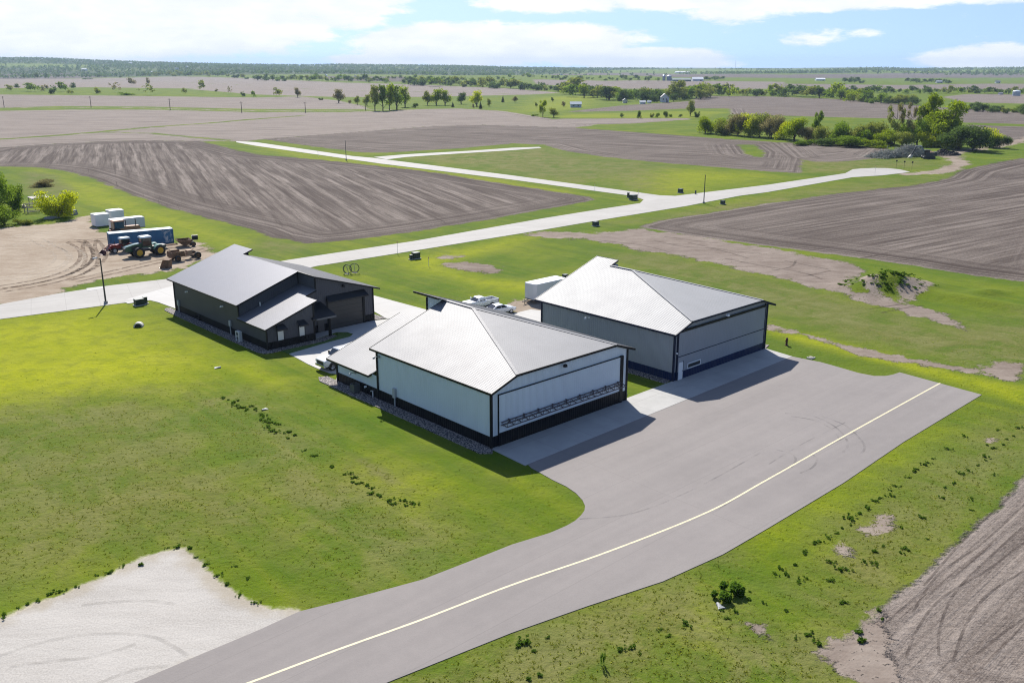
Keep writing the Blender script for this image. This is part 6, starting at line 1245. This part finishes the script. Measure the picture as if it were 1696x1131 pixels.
MID = [(459, 161, 17, 17, 'round', 'olive', 'small round olive tree left of the reddish tree on the pale field'), (493, 162, 18, 12, 'round', 'brown', 'small brown tree between the olive and the reddish tree'), (561, 171, 25, 22, 'round', 'brown', 'reddish brown tree on the slope left of the tall clump'), (592, 174, 16, 13, 'round', 'olive', 'small olive tree left of the tall clump'), (579, 172, 7, 6, 'bush', 'brown', 'tiny brown bush by the reddish tree'), (531, 166, 5, 9, 'bush', 'dark', 'tiny dark bush left of the reddish tree'),
       (608, 176, 21, 15, 'round', 'olive', 'olive tree at the left end of the tall clump'), (621, 184, 42, 22, 'tall', 'olive', 'pale tall tree at the left of the tall clump'), (634, 184, 42, 22, 'tall', 'green', 'tall green tree second in the clump'), (645, 183, 43, 22, 'tall', 'bright', 'tall yellow-green tree in the middle of the clump'), (657, 182, 45, 28, 'round', 'green', 'broadest tree of the tall clump'), (671, 178, 38, 24, 'round', 'bright', 'yellow-green tree at the right of the tall clump'),
       (688, 179, 9, 11, 'bush', 'dark', 'dark bush between the two tree clumps'), (708, 175, 26, 20, 'round', 'olive', 'olive tree at the left of the second clump'), (723, 175, 30, 24, 'round', 'bright', 'yellow-green tree in the middle of the second clump'), (737, 175, 28, 22, 'round', 'bright', 'rightmost yellow-green tree of the second clump'), (750, 178, 9, 6, 'conifer', 'conifer', 'tiny conifer right of the second clump'), (764, 173, 21, 19, 'round', 'dark', 'bluish dark tree between second clump and yellow tree'), (790, 177, 29, 24, 'round', 'yellow', 'yellowish round tree by the end of the gravel road'), (796, 181, 13, 7, 'conifer', 'conifer', 'small dark conifer in front of the yellowish tree'), (784, 179, 8, 6, 'bush', 'brown', 'tiny brown bush at the foot of the yellowish tree'), (810, 177, 14, 9, 'round', 'olive', 'small olive tree right of the yellowish tree'), (833, 170, 12, 6, 'conifer', 'conifer', 'slim dark conifer in the green meadow'), (853, 170, 11, 12, 'round', 'brown', 'grey-brown tree right of the slim conifer'),
       (899, 194, 28, 13, 'tall', 'bright', 'narrow bright tree standing alone on the green strip'), (917, 195, 17, 18, 'round', 'olive', 'rounded olive tree right of the narrow bright tree'), (888, 178, 9, 6, 'round', 'olive', 'tiny olive tree above the narrow bright tree'), (915, 169, 8, 6, 'round', 'dark', 'tiny dark tree in the meadow left of the shed'), (933, 177, 9, 8, 'round', 'brown', 'tiny brown tree left of the pale grey shed'), (886, 193, 4, 12, 'bush', 'green', 'low green bush left of the narrow bright tree'),
       (1143, 193, 29, 16, 'round', 'olive', 'tall olive tree at the end of the shrub row'), (1154, 195, 14, 10, 'bush', 'dark', 'dark bush beside the tall olive tree'), (1058, 196, 14, 11, 'bush', 'dark', 'largest dark shrub in the green strip row'), (1080, 195, 10, 8, 'bush', 'olive', 'olive shrub second in the green strip row'), (1089, 195, 9, 8, 'bush', 'green', 'green shrub third in the green strip row'), (1102, 195, 12, 9, 'bush', 'dark', 'dark shrub fourth in the green strip row'), (1110, 194, 7, 8, 'bush', 'green', 'small green shrub fifth in the green strip row'), (1127, 194, 5, 7, 'bush', 'dark', 'tiny dark shrub before the tall olive tree'), (1030, 195, 8, 7, 'bush', 'dark', 'first small dark shrub of the green strip row')]
for a in MID: tree(*a, cat='bush' if a[4] == 'bush' else 'tree')
LEFT = [(16, 151, 11, 14, 'round', 'olive', 'hazy olive tree at the left end of the left hedgerow'), (28, 148, 10, 10, 'round', 'dark', 'hazy dark tree second in the left hedgerow'), (52, 152, 16, 28, 'round', 'green', 'broad hazy green tree in the left hedgerow'), (74, 151, 12, 12, 'bush', 'brown', 'hazy brown bush in the left hedgerow'), (89, 156, 18, 16, 'bush', 'dark', 'darkest rounded bush of the left hedgerow'), (104, 152, 18, 20, 'round', 'green', 'green tree behind the darkest hedgerow bush'), (121, 149, 13, 12, 'round', 'dark', 'hazy dark tree right of the hedgerow green tree'), (116, 156, 8, 10, 'bush', 'olive', 'low olive bush in the left hedgerow'), (160, 155, 14, 16, 'bush', 'olive', 'spreading olive bush in the open hedgerow'), (193, 153, 16, 18, 'sparse', 'brown', 'thin bare tree in the left hedgerow'), (218, 142, 14, 16, 'round', 'brown', 'rounded reddish tree on the pale field edge'), (246, 142, 15, 8, 'round', 'brown', 'slim brown tree right of the rounded reddish tree'), (243, 158, 18, 24, 'sparse', 'olive', 'wispy olive tree in the hedgerow'), (205, 158, 6, 40, 'bush', 'green', 'long low green bush in the hedgerow'), (305, 155, 10, 9, 'bush', 'olive', 'small olive bush right of the wispy tree'), (335, 150, 18, 14, 'round', 'olive', 'lone round tree on the pale field'), (359, 152, 6, 8, 'bush', 'brown', 'tiny bush right of the lone round tree'), (381, 156, 13, 9, 'sparse', 'brown', 'small bare tree near the right end of the hedgerow'), (402, 160, 11, 10, 'bush', 'dark', 'dark small bush at the right end of the hedgerow'), (420, 161, 12, 8, 'bush', 'green', 'last green bush of the left hedgerow'),
        (40, 131, 8, 5, 'round', 'dark', 'first tiny tree on the dark distant field'), (61, 131, 11, 10, 'round', 'dark', 'largest tiny tree on the dark distant field'), (77, 130, 9, 8, 'round', 'dark', 'third tiny tree on the dark distant field'), (95, 130, 8, 8, 'round', 'dark', 'fourth tiny tree on the dark distant field'), (164, 130, 8, 8, 'round', 'dark', 'tiny tree at the right end of the dark distant field'), (200, 129, 4, 6, 'bush', 'dark', 'tiny bush beyond the end of the dark distant field'), (145, 132, 3, 16, 'bush', 'dark', 'flat dark bush along the dark distant field')]
for a in LEFT: tree(*a, cat='bush' if a[4] == 'bush' else 'tree')
# tree lines whose trees nothing in the photo tells apart
def tree_line(pts, n, h0, h1, leaves, label, group, seed, jit=1.5, wr=(.95, 1.7), kinds=('bush', 'bush', 'round', 'bush', 'tall')):
    rr = random.Random(seed); segs = [(pts[i], pts[i + 1]) for i in range(len(pts) - 1)]; L = [b[0] - a[0] for a, b in segs]; T = sum(L)
    for i in range(n):
        t = (i + rr.uniform(-.4, .4) + .5) / n * T
        for (a, b), l_ in zip(segs, L):
            if t <= l_ or (a, b) == segs[-1]: u = t / l_; break
            t -= l_
        x = a[0] + (b[0] - a[0]) * u; y = a[1] + (b[1] - a[1]) * u + rr.uniform(-jit, jit); h = rr.uniform(h0, h1) * (1 if rr.random() > .12 else 1.3)
        tree(x, y, h, h * rr.uniform(*wr), rr.choice(kinds), rr.choice(leaves), label, 'tree', group)
tree_line([(424, 133), (500, 134), (580, 135), (645, 138)], 34, 7, 12, ['dark', 'green', 'olive', 'dark'], 'hazy tree in the tree line above the dark distant field', 'tree line above the dark field', 1)
tree_line([(230, 125), (330, 126), (424, 131)], 22, 5, 9, ['dark', 'dark', 'olive'], 'hazy tree in the line below the left wooded hills', 'tree line below the left hills', 2)
tree_line([(672, 141), (760, 143), (848, 147), (905, 151), (960, 153)], 44, 9, 18, ['dark', 'green', 'olive', 'dark'], 'hazy tree in the middle tree line behind the pale field', 'middle tree line', 3)
tree_line([(935, 158), (1000, 162), (1060, 166), (1120, 166), (1178, 163)], 44, 13, 25, ['dark', 'green', 'olive', 'dark', 'bright'], 'tree in the dense farmstead grove around the farmhouse', 'farmstead grove', 4, 4)
tree_line([(1178, 158), (1272, 158), (1330, 160), (1400, 165), (1440, 168)], 40, 11, 22, ['green', 'olive', 'dark', 'bright'], 'hazy tree in the tree line behind the right plowed field', 'tree line behind the right field', 5, 2)
tree_line([(1300, 152), (1450, 154), (1600, 154), (1720, 156)], 50, 7, 13, ['dark', 'green', 'dark', 'olive'], 'hazy tree in the far right tree line left of the grain bin', 'far right tree line', 6, 2)
tree_line([(1430, 170), (1475, 172), (1520, 174)], 14, 10, 20, ['dark', 'olive', 'green'], 'hazy tree in the short line left of the tall pale green tree', 'short right tree line', 7)
tree_line([(1598, 183), (1640, 186), (1720, 190)], 18, 8, 17, ['dark', 'dark', 'green', 'olive'], 'dark tree in the row at the right edge behind the brown field', 'right edge tree row', 8)
tree_line([(900, 131), (1000, 133), (1090, 134)], 22, 4, 9, ['dark', 'dark', 'green'], 'hazy tree in the faint line left of the distant silos', 'faint middle tree line', 9)
tree_line([(1165, 134), (1200, 133.5)], 5, 6, 9, ['dark'], 'dark hazy tree right of the white barn at the silos', 'trees by the silos', 10)
tree_line([(1500, 137), (1530, 137), (1575, 139)], 9, 5, 8, ['dark'], 'dark hazy tree beside the pale barn in the right fields', 'trees by the pale barn', 11)
tree_line([(1395, 136), (1428, 137)], 8, 6, 9, ['dark'], 'dark hazy tree in the small grove right of the white barn', 'small right grove', 12)
tree_line([(640, 131), (760, 134), (900, 128)], 26, 4, 8, ['dark', 'green', 'olive'], 'hazy tree in the faint line below the middle ridge', 'faint line below the ridge', 13)
# far woods on the hills
def far_woods():
    rg = np.random.default_rng(5); N = 17000; n0 = 9
    az_ = rg.uniform(R(-38), R(38), N); d = np.sqrt(rg.uniform(3700 ** 2, 7700 ** 2, N)); x, y = d * np.sin(az_), d * np.cos(az_)
    keep = wood_density(x, y) + rg.normal(size=N) * .25 > 0; x, y, d = x[keep], y[keep], d[keep]; z = ground_h(x, y); N = len(x)
    h = rg.uniform(8, 15, N); w = rg.uniform(5, 9, N)
    dv = rg.normal(size=(N, n0, 3)); dv /= np.linalg.norm(dv, axis=2)[..., None]; c = dv * np.stack([w, w, h * .5], 1)[:, None] * .75; c[..., 2] += h[:, None] * .5; c += np.stack([x, y, z], 1)[:, None]
    a = rg.normal(size=(N, n0, 3)); a /= np.linalg.norm(a, axis=2)[..., None]; b = np.cross(a, rg.normal(size=(N, n0, 3))); b /= np.linalg.norm(b, axis=2)[..., None]; s = rg.uniform(2.4, 4.4, (N, n0, 1))
    v = np.stack([c - a * s, c + b * s * .7, c + a * s, c - b * s * .7], 2).reshape(-1, 3); f = np.arange(len(v)).reshape(-1, 4); tint = np.repeat(rg.random(N), n0 * 4)
    o = bpy.data.objects.new('far_woods', mesh_np('far_woods', v, f, tint, [LEAF['dark']])); COL.objects.link(o); o['kind'] = 'stuff'
far_woods()
# weeds on the lawns: each clump a plant of its own
def weed_proto(seed, n, tall=False):
    rg = np.random.default_rng(seed); bl = [(rg.normal() * .28, rg.normal() * .28, .12 + .3 * rg.random(), .22, .22, .2) for _ in range(7)]
    v, f, t = leaf_cloud(rg, bl, n, .10); v[:, 2] = np.maximum(v[:, 2], .01)
    if tall: v[:, :2] *= .35; v[:, 2] *= 3
    return mesh_np('weed_clump', v, f, t, [LEAF['weed']])
WP = [weed_proto(i, 260) for i in range(4)]
def weeds(pts, ox, oy, sc, group, label, size=(.55, 1.0)):
    rr = random.Random(int(ox + oy))
    for q in pts:
        p = at(ox + q[0] / sc, oy + q[1] / sc); s = .62 * rr.uniform(*size) * (q[2] if len(q) > 2 else 1); o = bpy.data.objects.new('weed_clump', WP[rr.randrange(4)]); COL.objects.link(o); o.location = p; o.rotation_euler.z = rr.random() * 6.28; o.scale = (s, s, s * rr.uniform(.55, .9)); tag(o, label, 'weed', group)
weeds([(280, 235), (310, 250), (365, 290), (390, 302), (420, 300), (440, 310), (465, 292), (490, 310), (430, 320), (375, 255), (530, 380), (545, 365), (560, 390), (590, 400), (575, 375), (620, 405), (650, 412), (540, 350), (605, 455), (630, 465), (680, 470), (720, 462), (710, 505), (750, 485), (580, 430), (345, 268), (820, 585), (885, 620)], 300, 600, 4, 'weeds in the upper lawn row', 'dark weed clump in the lawn row left of the white hangar', (.5, 1.0))
weeds([(1000, 690), (1075, 745), (1120, 740), (1145, 765), (1140, 795), (1165, 805), (1190, 800), (1230, 815), (1265, 835), (1300, 880), (1320, 885), (1370, 925), (1385, 915), (1405, 940), (1450, 915), (1480, 915), (1490, 950), (1540, 935), (1260, 870)], 300, 600, 4, 'weeds in the lower lawn row', 'dark weed clump in the lower lawn row towards the taxiway', (.45, .9))
weeds([(970, 725, 1.3), (990, 710), (1060, 665), (1090, 640), (1040, 680), (930, 765), (845, 820), (815, 850), (820, 885), (775, 885), (740, 900), (710, 920), (660, 965), (610, 1000), (545, 1035, 1.3), (550, 1080), (490, 1100), (1190, 575), (1450, 550), (1490, 570), (1560, 545), (1585, 510), (1630, 490), (1655, 435), (1520, 450), (1300, 490), (1390, 685), (1330, 720), (1290, 740), (1260, 735), (1430, 625), (1440, 650), (1495, 745), (1170, 830), (1160, 900), (1350, 980), (1350, 905), (885, 1095), (1230, 800), (1020, 1030)], 1272, 600, 4, 'weeds along the far verge', 'dark weed clump on the verge beyond the yellow taxi line', (.45, .85))
weeds([(545, 45, 1.2), (395, 170, 1.3), (340, 195), (310, 205), (460, 140), (240, 270), (80, 375), (120, 415), (50, 410), (175, 350), (480, 385), (520, 380), (875, 270), (930, 255), (905, 240), (700, 260), (720, 345), (690, 335), (640, 330), (610, 800, 1.3), (610, 855, 1.3), (735, 655), (755, 705), (120, 650), (265, 815), (180, 835), (300, 850), (340, 875), (495, 600), (410, 330), (260, 440), (200, 460), (420, 455), (1060, 180), (765, 225)], 1272, 848, 4, 'weeds near the plowed corner', 'dark weed clump in the near grass beside the plowed corner', (.45, .85))
weeds([(1575, 525), (1570, 580), (1425, 705, 1.2), (1385, 650, 1.2), (985, 780), (785, 905), (810, 880), (1155, 740), (1040, 820), (710, 915), (850, 940), (90, 865, 1.2), (50, 880, 1.2), (240, 830), (150, 920), (110, 1105), (185, 1085), (1660, 600), (1480, 660)], 848, 848, 4, 'weeds in the near grass', 'dark weed clump in the nearest grass below the taxiway', (.4, .8))
weeds([(30, 690), (120, 635), (180, 612), (250, 590), (330, 545), (400, 525), (500, 495), (640, 420), (730, 400), (820, 355), (930, 350), (1110, 240), (1180, 232), (1260, 240), (1300, 300), (1360, 350), (1440, 420), (1500, 480), (1560, 360), (1590, 550), (1640, 440), (1690, 600)], 0, 848, 4, 'weeds along the gravel edge', 'dark weed clump along the ragged edge of the pale gravel lot', (.35, .75))
for px, py, s, lb in ((1219, 985, 1.35, 'largest leafy weed bush beside the galvanised culvert'), (1200, 996, 1.1, 'second leafy weed bush touching the galvanised culvert')):
    o = bpy.data.objects.new('weed_bush', weed_proto(11, 700)); COL.objects.link(o); o.location = at(px, py); o.scale = (s, s, s * .9); tag(o, lb, 'weed')
o = bpy.data.objects.new('weed_stalk', weed_proto(21, 200, True)); COL.objects.link(o); o.location = at(998, 1102); o.scale = (.7, .7, .5); tag(o, 'lone tall weed stalk in the near grass', 'weed')
rr = random.Random(9)
for i in range(70):
    a = rr.random() * 6.28; q = math.sqrt(rr.random()); p = Vector((HEAP.x + 7.5 * q * math.cos(a), HEAP.y + 4.8 * q * math.sin(a), 0)); p.z = float(ground_h(p.x, p.y)); o = bpy.data.objects.new('weed_clump', WP[i % 4]); COL.objects.link(o); o.location = p; s = rr.uniform(.4, 1.05); o.scale = (s, s, s * .55); o.rotation_euler.z = a; tag(o, 'weed clump growing on the soil mound beside the bare strip', 'weed', 'weeds on the soil mound')
# coarse grass: short tufts over the unmown ground near the camera
def grass_tufts():
    rg = np.random.default_rng(3); N = 110000; az_ = rg.uniform(R(-34), R(34), N); d = np.sqrt(rg.uniform(36 ** 2, 125 ** 2, N)); P = np.stack([d * np.sin(az_), d * np.cos(az_)], 1)
    A, fid, did = zone_attrs(P); ok = (A['soil'] < -.5) & (A['dirt'] < .2) & (A['gravel'] < -.3)
    for poly in (np.array(pxs(asph) + aw + pxs(right)), np.array(yard), np.array(l2(W_O, [(-1.7, -5), (45, -4), (45, 22), (-1.7, 27.5)])), np.array(l2(D_O, [(-1.5, -3), (20, -3), (20, 28), (-1.5, 28)]))):
        k = region(P, poly, 5); s_ = np.full(N, -9.0); s_[k] = sdf(P[k], poly); ok &= s_ < -.15
    rough = np.clip(.06 + A['dull'] * .6, 0, 1) * np.clip((128 - d) / 70, 0, 1); ok &= rg.random(N) < rough; P = P[ok]; N = len(P); A = {k: v[ok] for k, v in A.items()}; z = ground_h(P[:, 0], P[:, 1])
    nb = 5; h = rg.uniform(.03, .075, (N, nb)) * (1 + .5 * A['dull'][:, None]); th = rg.uniform(0, 6.28, (N, nb)); ln = rg.uniform(.02, .14, (N, nb)); w = rg.uniform(.015, .04, (N, nb))
    bx = P[:, 0, None] + rg.normal(size=(N, nb)) * .05; by = P[:, 1, None] + rg.normal(size=(N, nb)) * .05; bz = np.repeat(z[:, None], nb, 1)
    v = np.stack([np.stack([bx - np.sin(th) * w, by + np.cos(th) * w, bz], -1), np.stack([bx + np.sin(th) * w, by - np.cos(th) * w, bz], -1), np.stack([bx + np.cos(th) * ln, by + np.sin(th) * ln, bz + h], -1)], 2).reshape(-1, 3)
    f = np.arange(len(v)).reshape(-1, 3); tint = np.repeat(np.clip(rg.random(N) * .8 + A['dull'] * .25, 0, 1), nb * 3)
    m_ = leaf_mat('grass_blades', (.115, .165, .005), (.235, .25, .03), .6)
    o = bpy.data.objects.new('grass_tufts', mesh_np('grass_tufts', v, f, tint, [m_])); COL.objects.link(o); o['kind'] = 'stuff'
grass_tufts()
# ------------------------------------------------------------------ the air
hz = MB(); hz.b2((-12500, -3000, -60), (12500, 12500, 128)); hm = bpy.data.materials.new('air_haze'); hm.use_nodes = True; ht = NT(hm.node_tree); hm.node_tree.nodes.clear()
ho = ht.new('ShaderNodeOutputMaterial'); pv = ht.new('ShaderNodeVolumePrincipled'); pv.inputs['Color'].default_value = (.62, .80, 1.0, 1); pv.inputs['Density'].default_value = HAZE_DENSITY; pv.inputs['Anisotropy'].default_value = .0
ht.l.new(pv.outputs[0], ho.inputs['Volume']); h_ = hz.build('haze', hm); h_['kind'] = 'stuff'
